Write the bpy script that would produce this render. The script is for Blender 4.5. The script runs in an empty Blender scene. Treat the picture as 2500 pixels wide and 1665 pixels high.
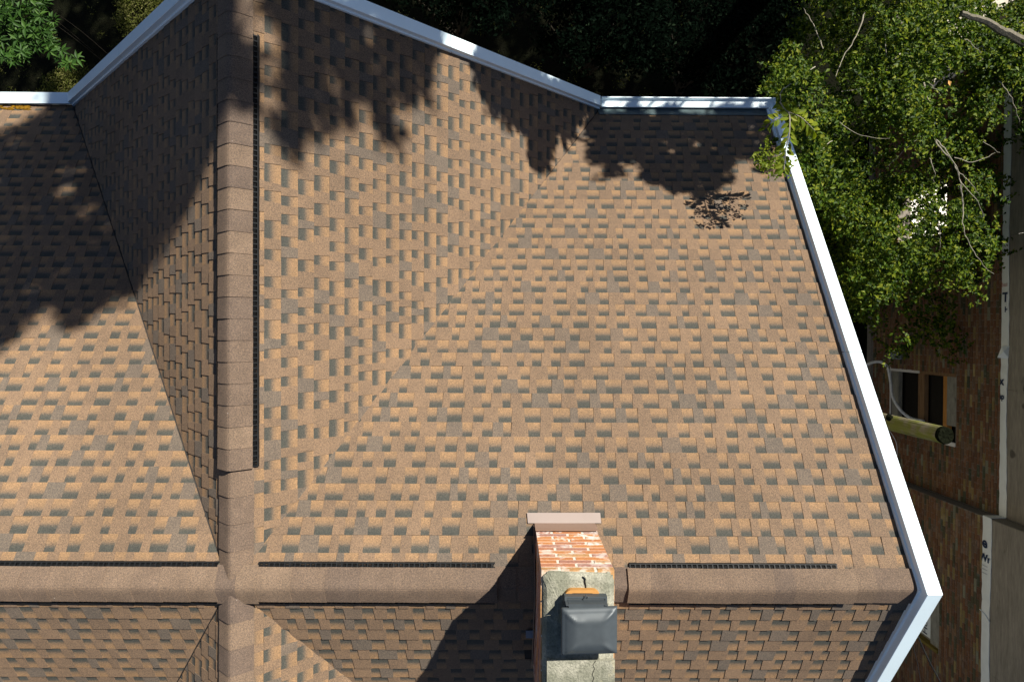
import bpy, bmesh, math, random
import numpy as np
from mathutils import Vector, Matrix
random.seed(7); RNG = np.random.default_rng(11)
SC = bpy.context.scene; COL = SC.collection
# ------------------------------------------------------------------ camera, sky, sun, exposure
F = 1667.0; G = 14.9                      # focal length in px of a 2500 px wide picture, camera height over the ground
def rot(a, b, c):
    return Matrix.Rotation(c, 3, 'Z') @ Matrix.Rotation(b, 3, 'Y') @ Matrix.Rotation(a, 3, 'X')
RC = rot(0.0111, 0.0048, -0.0049)         # world to camera
cam = bpy.data.cameras.new('camera'); cam.sensor_width = 36; cam.lens = 36 * F / 2500
cam.clip_start = 0.05; cam.clip_end = 600
camo = bpy.data.objects.new('camera', cam); COL.objects.link(camo)
camo.matrix_world = Matrix.Translation((0, 0, G)) @ RC.transposed().to_4x4()
SC.camera = camo
SUN_EL, SUN_AZ = math.radians(45), math.radians(41)       # azimuth from +Y towards +X
S = Vector((math.sin(SUN_AZ) * math.cos(SUN_EL), math.cos(SUN_AZ) * math.cos(SUN_EL), math.sin(SUN_EL)))
w = bpy.data.worlds.new('World'); SC.world = w; w.use_nodes = True
nt = w.node_tree; nt.nodes.clear()
sky = nt.nodes.new('ShaderNodeTexSky'); sky.sky_type = 'NISHITA'; sky.sun_disc = False
sky.sun_elevation = SUN_EL; sky.sun_rotation = SUN_AZ; sky.air_density = 0.6; sky.dust_density = 0.4; sky.ozone_density = 1.2
bg = nt.nodes.new('ShaderNodeBackground'); bg.inputs[1].default_value = 0.05
wo = nt.nodes.new('ShaderNodeOutputWorld')
nt.links.new(sky.outputs[0], bg.inputs[0]); nt.links.new(bg.outputs[0], wo.inputs[0])
sl = bpy.data.lights.new('sun', 'SUN'); sl.energy = 5.0; sl.angle = math.radians(0.53); sl.color = (1, 0.94, 0.84)
so = bpy.data.objects.new('sun', sl); COL.objects.link(so); so.location = (8, 9, 30)
so.rotation_euler = S.to_track_quat('Z', 'Y').to_euler()
SC.view_settings.view_transform = 'Standard'; SC.view_settings.look = 'None'
SC.view_settings.exposure = 1.05; SC.view_settings.gamma = 1; SC.view_settings.use_curve_mapping = False

def P(px, py, D):                          # a pixel of the 2500 px photograph at depth D below the camera -> world point
    d = RC.transposed() @ Vector(((px - 1250) / F, -(py - 832.5) / F, -1))
    d = d * (D / -d.z)
    return Vector((d.x, d.y, G - D))
def pix(p):
    q = RC @ (Vector(p) - Vector((0, 0, G)))
    if q.z > -0.01: return (-9999, -9999, 0)
    return (1250 + F * q.x / -q.z, 832.5 - F * q.y / -q.z, -q.z)
def inframe(p, m=30):
    x, y, d = pix(p); return d > 0 and -m < x < 2500 + m and -m < y < 1665 + m

# ------------------------------------------------------------------ materials
class NT:
    def __init__(s, name):
        s.m = bpy.data.materials.new(name); s.m.use_nodes = True; s.t = s.m.node_tree; s.t.nodes.clear()
        s.out = s.n('OutputMaterial'); s.b = s.n('BsdfPrincipled'); s.l(s.b.outputs[0], s.out.inputs[0])
        s.pos = s.n('NewGeometry').outputs['Position']
    def n(s, t, **k):
        x = s.t.nodes.new('ShaderNode' + t)
        for a, v in k.items(): setattr(x, a, v)
        return x
    def l(s, a, b): s.t.links.new(a, b)
    def noise(s, scale, detail=2, rough=0.5, vec=None, out=0):
        x = s.n('TexNoise'); x.inputs['Scale'].default_value = scale; x.inputs['Detail'].default_value = detail
        x.inputs['Roughness'].default_value = rough; s.l(vec or s.pos, x.inputs['Vector']); return x.outputs[out]
    def vmul(s, v):
        x = s.n('VectorMath', operation='MULTIPLY'); s.l(s.pos, x.inputs[0]); x.inputs[1].default_value = v; return x.outputs[0]
    def ramp(s, f, stops, interp='LINEAR'):
        x = s.n('ValToRGB'); x.color_ramp.interpolation = interp; e = x.color_ramp.elements
        while len(e) < len(stops): e.new(0.5)
        for i, (p, c) in enumerate(stops):
            e[i].position = p; e[i].color = (c if len(c) == 4 else (*c, 1)) if hasattr(c, '__len__') else (c, c, c, 1)
        s.l(f, x.inputs[0]); return x.outputs[0]
    def math(s, op, a, b=None, clamp=False):
        x = s.n('Math', operation=op); x.use_clamp = clamp
        for i, v in enumerate((a, b)):
            if v is None: continue
            if isinstance(v, (int, float)): x.inputs[i].default_value = v
            else: s.l(v, x.inputs[i])
        return x.outputs[0]
    def mix(s, f, a, b, blend='MIX'):
        x = s.n('Mix', data_type='RGBA', blend_type=blend)
        for k, v in ((0, f), (6, a), (7, b)):
            if isinstance(v, (int, float)): x.inputs[k].default_value = v
            elif isinstance(v, tuple): x.inputs[k].default_value = (*v, 1) if len(v) == 3 else v
            else: s.l(v, x.inputs[k])
        return x.outputs[2]
    def attr(s, name, out='Fac'):
        x = s.n('Attribute'); x.attribute_name = name; return x.outputs[out]
    def bump(s, h, strength, dist):
        x = s.n('Bump'); x.inputs['Strength'].default_value = strength; x.inputs['Distance'].default_value = dist
        s.l(h, x.inputs['Height']); s.l(x.outputs[0], s.b.inputs['Normal'])
    def fin(s, col=None, rough=0.8, spec=0.3, metal=0, drough=0):
        if col is not None:
            if isinstance(col, tuple): s.b.inputs['Base Color'].default_value = (*col, 1)
            else: s.l(col, s.b.inputs['Base Color'])
        if isinstance(rough, (int, float)): s.b.inputs['Roughness'].default_value = rough
        else: s.l(rough, s.b.inputs['Roughness'])
        s.b.inputs['Specular IOR Level'].default_value = spec; s.b.inputs['Metallic'].default_value = metal
        if 'Diffuse Roughness' in s.b.inputs: s.b.inputs['Diffuse Roughness'].default_value = drough
        return s.m

def m_shingle():
    k = NT('asphalt_shingle_granules')
    tone = k.attr('tone'); kind = k.attr('kind')
    uv = k.n('UVMap').outputs[0]; sp = k.n('SeparateXYZ'); k.l(uv, sp.inputs[0]); v = sp.outputs[1]
    g1 = k.noise(300, 2, 0.75); g2 = k.noise(105, 2, 0.7); big = k.noise(0.7, 3)
    tab = k.ramp(tone, [(0.0, (0.1035, 0.0844, 0.0665)), (0.26, (0.1157, 0.0908, 0.0696)), (0.30, (0.1366, 0.0940, 0.0624)), (0.62, (0.1510, 0.1025, 0.0665)), (1.0, (0.1675, 0.1122, 0.0717))])
    vv = k.math('ADD', v, k.math('MULTIPLY', k.math('SUBTRACT', k.noise(210, 2, 0.85), 0.5), 0.75))
    vv = k.math('ADD', vv, k.math('MULTIPLY', k.math('SUBTRACT', k.attr('band'), 0.5), 0.22))
    cut = k.ramp(vv, [(0.0, (0.2148, 0.1346, 0.0728)), (0.28, (0.1983, 0.1260, 0.0707)), (0.50, (0.1520, 0.1036, 0.0655)), (0.59, (0.1058, 0.0822, 0.0603)), (0.66, (0.0573, 0.0556, 0.0468)), (1.0, (0.0473, 0.0491, 0.0426))])
    c = k.mix(kind, tab, cut)
    c = k.mix(0.9, c, k.ramp(g1, [(0.25, .40), (0.5, 1.0), (0.78, 1.8)]), 'MULTIPLY')
    c = k.mix(0.9, c, k.ramp(g2, [(0.28, (.56, .60, .66)), (0.5, (1, 1, 1)), (0.72, (1.50, 1.44, 1.34))]), 'MULTIPLY')
    c = k.mix(0.8, c, k.ramp(big, [(0.3, .84), (0.7, 1.14)]), 'MULTIPLY'); c = k.mix(0.7, c, k.ramp(k.noise(5, 3, 0.6), [(0.3, (.88, .89, .91)), (0.7, (1.10, 1.09, 1.07))]), 'MULTIPLY')
    k.bump(g1, 0.3, 0.001)
    return k.fin(c, 0.85, 0.2, drough=0.35)
def m_cap():
    k = NT('ridge_cap_granules'); tone = k.attr('tone')
    g1 = k.noise(260, 2, 0.7)
    c = k.ramp(tone, [(0, (.098, .072, .056)), (.5, (.128, .091, .065)), (1, (.152, .108, .075))])
    c = k.mix(0.85, c, k.ramp(g1, [(0.25, .42), (0.5, 1.0), (0.78, 1.75)]), 'MULTIPLY')
    c = k.mix(0.9, c, k.ramp(k.noise(105, 2, .7), [(0.28, (.56, .60, .66)), (0.5, (1, 1, 1)), (0.72, (1.50, 1.44, 1.34))]), 'MULTIPLY')
    c = k.mix(0.7, c, k.ramp(k.noise(7, 3), [(0.3, .86), (0.7, 1.14)]), 'MULTIPLY')
    sp = k.ramp(k.noise(38, 1), [(0.83, 0.0), (0.85, 1.0)])
    c = k.mix(sp, c, (.55, .50, .45)); k.bump(g1, 0.3, 0.001)
    return k.fin(c, 0.85, 0.2, drough=0.35)
def m_white(name, col=(.80, .81, .82), dirt=0.25, rough=0.35, spec=0.5):
    k = NT(name); n = k.noise(2.3, 5, 0.65); n2 = k.noise(26, 4, 0.7)
    c = k.mix(k.math('MULTIPLY', k.ramp(n, [(0.5, 0), (0.75, 1)]), dirt), col, (.42, .42, .38))
    c = k.mix(k.math('MULTIPLY', k.ramp(n2, [(0.6, 0), (0.8, 1)]), dirt * .6), c, (.30, .29, .25))
    return k.fin(c, rough, spec)
def m_plain(name, col, rough=0.6, spec=0.4, metal=0, var=0.25, scale=12, bump=0):
    k = NT(name); n = k.noise(scale, 4, 0.6)
    c = k.mix(1.0, col, k.ramp(n, [(0.25, 1 - var), (0.75, 1 + var)]), 'MULTIPLY')
    if bump: k.bump(n, bump, 0.01)
    return k.fin(c, rough, spec, metal)
def m_brick(name):
    k = NT(name); c = k.attr('col', 'Color'); n = k.noise(55, 3, 0.7); n2 = k.noise(9, 4, 0.65)
    c = k.mix(0.8, c, k.ramp(n, [(0.25, .7), (0.75, 1.3)]), 'MULTIPLY')
    c = k.mix(k.math('MULTIPLY', k.ramp(n2, [(0.52, 0), (0.64, 1)]), k.attr('lime')), c, (.62, .58, .54))
    k.bump(n, 0.5, 0.006)
    return k.fin(c, 0.85, 0.2)
def m_mortar(name, col):
    k = NT(name); n = k.noise(40, 4, 0.7)
    c = k.mix(1.0, col, k.ramp(n, [(0.2, .65), (0.8, 1.3)]), 'MULTIPLY'); k.bump(n, 0.6, 0.01)
    return k.fin(c, 0.9, 0.1)
def m_wood(name, a, b, axis=(14, 1.2, 14), knots=True):
    k = NT(name); v = k.vmul(axis); n = k.noise(2.2, 6, 0.65, v); n2 = k.noise(7, 3, 0.6, v)
    c = k.ramp(n, [(0.25, a), (0.5, tuple((x + y) / 2 for x, y in zip(a, b))), (0.75, b)])
    c = k.mix(0.5, c, k.ramp(n2, [(0.3, .72), (0.7, 1.2)]), 'MULTIPLY')
    if knots:
        kn = k.ramp(k.noise(3.0, 1, 0.4), [(0.72, 0), (0.76, 1)])
        c = k.mix(k.math('MULTIPLY', kn, 0.75), c, tuple(x * .3 for x in a))
    k.bump(n, 0.3, 0.006)
    return k.fin(c, 0.8, 0.2)
def m_leaf(name, stops, trans=0.35, rough=0.42, spec=0.5):
    k = NT(name); c = k.ramp(k.attr('tone'), stops)
    bs = k.b; k.fin(c, rough, spec)
    t = k.n('BsdfTranslucent'); tc = k.mix(1.0, c, (1.5, 1.55, .45), 'MULTIPLY'); k.l(tc, t.inputs[0])
    ms = k.n('MixShader'); ms.inputs[0].default_value = trans; k.l(bs.outputs[0], ms.inputs[1]); k.l(t.outputs[0], ms.inputs[2])
    k.l(ms.outputs[0], k.out.inputs[0]); return k.m
def m_ground():
    k = NT('shade_darkened_soil'); n = k.noise(1.6, 6, 0.7); n2 = k.noise(22, 4, 0.7)
    c = k.ramp(n, [(0.3, (.004, .0035, .0025)), (0.55, (.006, .007, .003)), (0.75, (.012, .011, .006))])  # deep shade under the trees is put into these near-black soil colours
    c = k.mix(0.8, c, k.ramp(n2, [(0.3, .55), (0.7, 1.5)]), 'MULTIPLY'); k.bump(n2, 1, 0.05)
    return k.fin(c, 0.95, 0.05)
def m_concrete():
    k = NT('weathered_concrete'); n = k.noise(70, 3, 0.75); n2 = k.noise(6, 5, 0.65)
    c = k.ramp(n, [(0.25, (.13, .13, .10)), (0.45, (.25, .245, .195)), (0.72, (.37, .36, .285))])
    c = k.mix(k.ramp(n2, [(0.40, 0.6), (0.58, 0.0)]), c, (.085, .092, .062))
    c = k.mix(k.math('MULTIPLY', k.ramp(k.noise(4.2, 3, .5, k.vmul((1.3, 1, 1))), [(0.60, 0), (0.72, 1)]), .45), c, (.50, .40, .17))
    k.bump(n, 0.8, 0.01); return k.fin(c, 0.9, 0.15)
def m_pole():
    k = NT('mossy_weathered_pole'); v = k.vmul((16, 16, 1.1)); n = k.noise(2, 5, 0.65, v); n2 = k.noise(2.6, 4, 0.6)
    c = k.ramp(n, [(0.3, (.10, .085, .05)), (0.55, (.24, .21, .14)), (0.75, (.36, .33, .24))])
    ms = k.ramp(n2, [(0.38, 0), (0.52, 1)]); c = k.mix(k.math('MULTIPLY', ms, .75), c, (.155, .175, .020)); k.bump(n, .6, .015)
    return k.fin(c, 0.9, 0.1)

M = dict(
    sh=m_shingle(), cap=m_cap(),
    coping=m_white('sky_tinted_white_aluminium', (.70, .84, .90), dirt=.08), gut=m_white('white_gutter_metal', (.66, .77, .82), dirt=.9, rough=.45),  # sky blue of the shaded metal is mixed into the white of the coping
    drip=m_plain('teal_grey_drip_edge', (.045, .07, .075), .5, var=.35), vent=m_plain('black_vent_plastic', (.009, .010, .011), .55, .15),
    deck=m_plain('roof_felt', (.03, .028, .026), .9, .1), flash=m_plain('brown_coated_flashing', (.20, .125, .088), .34, .5, 0, .06, 5),
    apron=m_plain('pale_brown_metal_apron', (.27, .22, .195), .28, .6, .15, .05, 4),
    cbrick=m_brick('chimney_brick'), cmort=m_mortar('pale_lime_mortar', (.58, .55, .47)), conc=m_concrete(),
    flue=m_plain('orange_clay_flue', (.38, .19, .055), .7, .2, 0, .15), capm=m_plain('dark_painted_metal', (.052, .063, .070), .5, .5, .25, .10, 20),
    crack=m_plain('dark_crack_strip', (.03, .03, .025), .95, 0), greybox=m_plain('grey_sheet_metal', (.22, .24, .27), .5, .4),
    wbrick=m_brick('neighbour_brick'), wmort=m_mortar('grey_mortar', (.20, .18, .15)),
    ply=m_wood('weathered_plywood', (.17, .15, .115), (.30, .27, .21), (9, 1.1, 9)), board=m_wood('grey_board', (.16, .155, .12), (.30, .29, .24), (6, 2, 6)),
    orange=m_wood('fresh_orange_timber', (.34, .15, .035), (.50, .24, .06), knots=False), brown=m_wood('old_brown_timber', (.13, .075, .035), (.26, .16, .08)),
    wrap=m_plain('white_house_wrap', (.72, .75, .70), .45, .4, 0, .06, 6), ink=m_plain('navy_print', (.02, .035, .07), .6, .2, 0, .05), red=m_plain('faded_red_print', (.55, .30, .26), .6, .2, 0, .05),
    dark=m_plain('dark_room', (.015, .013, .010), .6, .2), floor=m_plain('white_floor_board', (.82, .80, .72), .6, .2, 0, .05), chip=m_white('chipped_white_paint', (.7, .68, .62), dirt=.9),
    olive=m_plain('olive_timber_sill', (.16, .12, .025), .7, .2, 0, .3), pole=m_pole(), endgrain=m_plain('dark_end_grain', (.006, .007, .004), 1.0, 0, 0, .6, 30, 0),  # pole end and knot share one near-black colour
    hose=m_plain('grey_white_conduit', (.55, .56, .53), .5, .4), cable=m_plain('black_cable', (.008, .008, .009), .8, .1),
    bark=m_plain('grey_bark', (.115, .105, .08), .9, .1, 0, .45, 25, .6), twig=m_plain('pale_twig', (.25, .23, .18), .8, .2, 0, .25, 30), dbark=m_plain('dark_bark', (.022, .019, .014), .9, .1, 0, .4, 20, .6),
    leaft=m_leaf('tall_tree_leaf', [(0, (.012, .025, .004)), (1, (.06, .09, .012))], .10, .5, .2),
    leaf=m_leaf('tree_leaf', [(0, (.012, .030, .003)), (.35, (.042, .085, .006)), (.75, (.112, .158, .010)), (1, (.19, .21, .018))], .38, .5, .15),
    leafd=m_leaf('shade_blackened_leaf', [(0, (.0008, .0016, .001)), (.6, (.0016, .0036, .0022)), (.95, (.003, .006, .004)), (1, (.012, .02, .011))], .15, 1.0, 0.0),  # near-black leaf colours with the deep shade behind the house painted in
    rhodo=m_leaf('shrub_leaf', [(0, (.016, .042, .007)), (.6, (.030, .078, .012)), (1, (.06, .12, .022))], .25, .5, .15),
    moss=m_leaf('ground_cover_leaf', [(0, (.04, .05, .010)), (.6, (.09, .10, .022)), (1, (.18, .17, .07))], .25, .8, .05),
    fall=m_plain('dry_orange_leaf', (.50, .27, .08), .7, .2), ground=m_ground(), path=m_plain('pale_concrete_paving', (.42, .39, .32), .9, .1, 0, .2, 9, .3),
    siding=m_plain('beige_siding', (.35, .32, .27), .8, .2, 0, .1), mossy=m_plain('orange_moss', (.16, .085, .008), .95, .05, 0, .7, 30, 1),
)

# ------------------------------------------------------------------ object helpers
WL = {}                                    # world location of every parent (nothing is rotated)
def root(name, loc, label, cat, group=None):
    o = bpy.data.objects.new(name, None); COL.objects.link(o); o.location = loc; o.empty_display_size = .3
    o['label'] = label; o['category'] = cat
    if group: o['group'] = group
    WL[o.name] = Vector(loc); return o
def mesh(name, V, Fc, mat, attrs=None, uv=None, smooth=False):
    me = bpy.data.meshes.new(name); me.from_pydata([tuple(v) for v in V], [], Fc)
    me.materials.append(mat)
    for k, vals in (attrs or {}).items():
        if k == 'col':
            a = me.attributes.new('col', 'FLOAT_COLOR', 'FACE'); a.data.foreach_set('color', np.array([(*c, 1) for c in vals], np.float32).ravel())
        else:
            a = me.attributes.new(k, 'FLOAT', 'FACE'); a.data.foreach_set('value', np.array(vals, np.float32))
    if uv is not None:
        l = me.uv_layers.new(name='UVMap'); l.data.foreach_set('uv', np.array(uv, np.float32).ravel())
    if smooth: me.polygons.foreach_set('use_smooth', [True] * len(me.polygons))
    return me
def put(name, V, Fc, mat, parent=None, attrs=None, uv=None, smooth=False, kind=None, label=None, cat=None, group=None, origin=None):
    c = Vector(origin) if origin is not None else sum((Vector(v) for v in V), Vector()) / max(1, len(V))
    me = mesh(name, [Vector(v) - c for v in V], Fc, mat, attrs, uv, smooth)
    o = bpy.data.objects.new(name, me); COL.objects.link(o); WL[o.name] = c
    if parent is not None: o.parent = parent; o.location = c - WL[parent.name]
    else: o.location = c
    for k, v in (('kind', kind), ('label', label), ('category', cat), ('group', group)):
        if v: o[k] = v
    return o
class MB:                                  # collects shapes into one mesh
    def __init__(s): s.V = []; s.F = []
    def add(s, V, Fc):
        n = len(s.V); s.V += [Vector(v) for v in V]; s.F += [[i + n for i in f] for f in Fc]; return s
    def box(s, lo, hi):
        (a, b, c), (d, e, f) = lo, hi
        return s.add([(a, b, c), (d, b, c), (d, e, c), (a, e, c), (a, b, f), (d, b, f), (d, e, f), (a, e, f)],
                     [[3, 2, 1, 0], [4, 5, 6, 7], [0, 1, 5, 4], [1, 2, 6, 5], [2, 3, 7, 6], [3, 0, 4, 7]])
    def prism(s, poly, d):                 # polygon of 3D points extruded by vector d
        n = len(poly); d = Vector(d)
        return s.add([Vector(p) for p in poly] + [Vector(p) + d for p in poly],
                     [list(range(n))[::-1], list(range(n, 2 * n))] + [[i, (i + 1) % n, n + (i + 1) % n, n + i] for i in range(n)])
    def loft(s, secs, caps=True):          # sections of equal length, each closed
        n = len(secs[0]); V = [Vector(p) for c in secs for p in c]; Fc = []
        for j in range(len(secs) - 1):
            for i in range(n): Fc.append([j * n + i, j * n + (i + 1) % n, (j + 1) * n + (i + 1) % n, (j + 1) * n + i])
        if caps: Fc += [list(range(n))[::-1], [(len(secs) - 1) * n + i for i in range(n)]]
        return s.add(V, Fc)
    def tube(s, pts, radii, n=6):
        pts = [Vector(p) for p in pts]
        if isinstance(radii, (int, float)): radii = [radii] * len(pts)
        secs = []; up = Vector((0.31, 0.2, 0.93))
        for i, p in enumerate(pts):
            t = (pts[min(i + 1, len(pts) - 1)] - pts[max(i - 1, 0)]).normalized()
            a = t.cross(up).normalized() if abs(t.dot(up)) < .98 else t.cross(Vector((1, 0, 0))).normalized()
            b = t.cross(a).normalized()
            secs.append([p + (a * math.cos(k * 2 * math.pi / n) + b * math.sin(k * 2 * math.pi / n)) * radii[i] for k in range(n)])
        return s.loft(secs)
    def put(s, name, mat, parent=None, **k): return put(name, s.V, s.F, mat, parent, **k)
def spline(pts, n=6):
    pts = [Vector(p) for p in pts]; out = []
    for i in range(len(pts) - 1):
        p0, p1, p2, p3 = pts[max(i - 1, 0)], pts[i], pts[i + 1], pts[min(i + 2, len(pts) - 1)]
        for k in range(n):
            t = k / n; out.append(.5 * ((2 * p1) + (p2 - p0) * t + (2 * p0 - 5 * p1 + 4 * p2 - p3) * t * t + (3 * p1 - p0 - 3 * p2 + p3) * t ** 3))
    return out + [pts[-1]]
def clip(poly, conv):                      # Sutherland-Hodgman, both lists of (u, v), conv counter-clockwise
    out = poly
    for i in range(len(conv)):
        (ax, ay), (bx, by) = conv[i], conv[(i + 1) % len(conv)]
        inp, out = out, []
        if not inp: break
        side = lambda p: (bx - ax) * (p[1] - ay) - (by - ay) * (p[0] - ax)
        for j in range(len(inp)):
            p, q = inp[j], inp[(j + 1) % len(inp)]; sp, sq = side(p), side(q)
            if sp >= 0: out.append(p)
            if (sp >= 0) != (sq >= 0):
                t = sp / (sp - sq); out.append((p[0] + (q[0] - p[0]) * t, p[1] + (q[1] - p[1]) * t))
    return out

# ------------------------------------------------------------------ ground
gs = 150
put('ground', [(-gs, -gs, 0), (gs, -gs, 0), (gs, gs, 0), (-gs, gs, 0)], [[0, 1, 2, 3]], M['ground'], kind='structure', origin=(0, 0, 0))
put('path', [(9.2, 5.4, .004), (16, 5.0, .004), (18, 14, .004), (9.6, 14, .004)], [[0, 1, 2, 3]], M['path'], kind='structure')

# ------------------------------------------------------------------ the house: geometry of the cross-gabled roof
DR = 5.19; ZR = G - DR; XR, YR = -2.107, -1.938
W1, W2, H = 3.397, 4.976, 3.376            # half widths of the cross wing and of the main roof, rise
GI, GO = 2.748, 2.866                      # inner / outer face of the gable coping (and eave line)
EI, EO = 3.142, 3.260                      # inner / outer face of the east rake coping
XW = -8.2                                  # west end, outside the picture
SM, SX = H / W2, H / W1
fe = (GI - YR) / W2                        # how far down the valley the eave cuts it
house = root('shingled_house', (XR, YR, 0), 'house with a brown asphalt shingle cross gable roof edged in white metal', 'house')
J = Vector((XR, YR, ZR))
def zmain(y): return ZR - abs(y - YR) * SM
def zcross(x): return ZR - abs(x - XR) * SX
YS = 2 * YR - GI                           # south eave / gable
VX = W1 * fe
A_N = Vector((XR, GI, ZR)); A_S = Vector((XR, YS, ZR))
def corner(sx, sy): y = GI if sy > 0 else YS; return Vector((XR + sx * VX, y, ZR - H * fe))
slopes = []                                # (points ccw seen from outside, upslope axis)
slopes.append(([J, corner(1, 1), Vector((EI, GI, ZR - H * fe)), Vector((EI, YR, ZR))], 'N'))
slopes.append(([J, corner(-1, 1), Vector((XW, GI, ZR - H * fe)), Vector((XW, YR, ZR))], 'N'))
slopes.append(([J, corner(1, -1), Vector((EI, YS, ZR - H * fe)), Vector((EI, YR, ZR))], 'S'))
slopes.append(([J, corner(-1, -1), Vector((XW, YS, ZR - H * fe)), Vector((XW, YR, ZR))], 'S'))
slopes.append(([J, A_N, corner(1, 1)], 'E')); slopes.append(([J, A_N, corner(-1, 1)], 'W'))
slopes.append(([J, A_S, corner(1, -1)], 'E')); slopes.append(([J, A_S, corner(-1, -1)], 'W'))
AX = {'N': (Vector((1, 0, 0)), Vector((0, -1, SM)).normalized()), 'S': (Vector((1, 0, 0)), Vector((0, 1, SM)).normalized()),
      'E': (Vector((0, 1, 0)), Vector((-1, 0, SX)).normalized()), 'W': (Vector((0, 1, 0)), Vector((1, 0, SX)).normalized())}
EXPO = 0.143
CH = dict(x0=0.196, x1=0.668, y0=-2.75, y1=-1.515)     # chimney footprint, set below
cells = []                                 # (V, F, tone, kind, uv, slope index, score)
slope_objs = []
for si, (pts, ax) in enumerate(slopes):
    U, Vv = AX[ax]; N = U.cross(Vv)
    if N.z < 0: N = -N
    vmin = min(p.dot(Vv) for p in pts); O = Vv * vmin
    O = O + N * (pts[0].dot(N)) if True else O
    poly = [(p.dot(U), p.dot(Vv) - vmin) for p in pts]
    area = sum(poly[i][0] * poly[(i + 1) % len(poly)][1] - poly[(i + 1) % len(poly)][0] * poly[i][1] for i in range(len(poly)))
    pp = pts
    if area < 0: poly = poly[::-1]; pp = pts[::-1]
    if ax in 'NS':                         # the cut valley edge stands back a little and shows the felt
        poly = [(p[0] + (.019 if abs(q.x - XR) < VX + .01 and q.x >= XR else -.019 if abs(q.x - XR) < VX + .01 else 0), p[1]) for p, q in zip(poly, pp)]
    mb = MB().prism([p - N * .001 for p in pp], -N * .03)
    so_ = mb.put('roof_slope', M['deck'], house); slope_objs.append(so_)
    umin, umax = min(p[0] for p in poly), max(p[0] for p in poly); vmax = max(p[1] for p in poly)
    to3 = lambda u, v, h: O + U * u + Vv * v + N * h
    nc = int(math.ceil(vmax / EXPO)); off = vmax - nc * EXPO + .03   # courses measured down from the ridge
    r = random.Random(100 + si)
    for c in range(-1, nc + 1):
        v0 = off + c * EXPO; v1 = v0 + EXPO
        if v1 <= 0.02 or v0 >= vmax - .01: continue
        u = umin - .3 - r.random() * .3
        wob = r.uniform(-.003, .003); prevdark = False
        while u < umax + .05:
            tw = r.choice([.072, .09, .108, .128, .155]) * r.uniform(.92, 1.08); cw = r.choice([.068, .08, .092, .106, .135]) * r.uniform(.92, 1.08); band = r.random()
            tone = r.random() * .7 + .3 if (prevdark or r.random() > .31) else r.random() * .28
            prevdark = tone < .3
            sl_ = r.uniform(.002, .009); V = []; Fc = []; tn = []; kd = []; uv = []
            for (a, b, k, bh) in ((u, u + tw, 0, .0105), (u + tw, u + tw + cw, 1, .0062)):
                q = [(a + (sl_ if k == 0 else -sl_), v0 + wob), (b - (sl_ if k == 0 else -sl_), v0 + wob), (b, v1 + wob), (a, v1 + wob)]
                cp = clip(q, poly)
                if len(cp) < 3: continue
                ar = abs(sum(cp[i][0] * cp[(i + 1) % len(cp)][1] - cp[(i + 1) % len(cp)][0] * cp[i][1] for i in range(len(cp)))) / 2
                if ar < 2e-4: continue
                n0 = len(V); n = len(cp)
                hh = [.0015 + (.0035 if k == 0 else 0) + (bh - .0015 - (.0035 if k == 0 else 0)) * (1 - (p[1] - v0 - wob) / EXPO) for p in cp]
                V += [to3(p[0], p[1], h) for p, h in zip(cp, hh)] + [to3(p[0], p[1], 0) for p in cp]
                faces = [[n0 + i for i in range(n)]] + [[n0 + i, n0 + n + i, n0 + n + (i + 1) % n, n0 + (i + 1) % n] for i in range(n)]
                loc = lambda i: ((cp[i][0] - a) / .2, (cp[i][1] - v0 - wob) / EXPO)
                uv += [loc(i) for i in range(n)]
                for i in range(n): uv += [loc(i), loc(i), loc((i + 1) % n), loc((i + 1) % n)]
                if N.dot((V[n0 + 1] - V[n0]).cross(V[n0 + 2] - V[n0])) < 0: pass
                Fc += faces; tn += [tone if k == 0 else r.random()] * len(faces); kd += [k] * len(faces)
            u += tw + cw
            if not V: continue
            ctr = sum(V, Vector()) / len(V)
            if CH['x0'] + .05 < ctr.x < CH['x1'] - .05 and CH['y0'] + .05 < ctr.y < CH['y1'] - .05: continue
            x, y, d = pix(ctr); sc_ = -1
            if 0 < x < 2500 and 0 < y < 1665:
                view = (Vector((0, 0, G)) - ctr); sc_ = N.dot(view.normalized()) * sum(1 for k in kd if k == 0) / d ** 2 * (tw + cw)
                if abs(ctr.y - YR) < .17 or abs(ctr.x - XR) < .17 and (ctr.y > YR or True): sc_ *= .3
            cells.append((V, Fc, tn, kd, uv, si, sc_, [band] * len(Fc)))
cells.sort(key=lambda c: -c[6])
for V, Fc, tn, kd, uv, si, sc_, bd_ in cells[:300]:
    put('shingle', V, Fc, M['sh'], slope_objs[si], {'tone': tn, 'kind': kd, 'band': bd_}, uv)
V, Fc, tn, kd, uv, bd_ = [], [], [], [], [], []
for c in cells[300:]:
    n = len(V); V += c[0]; Fc += [[i + n for i in f] for f in c[1]]; tn += c[2]; kd += c[3]; uv += c[4]; bd_ += c[7]
put('shingle_courses', V, Fc, M['sh'], house, {'tone': tn, 'kind': kd, 'band': bd_}, uv, kind='stuff')

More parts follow.
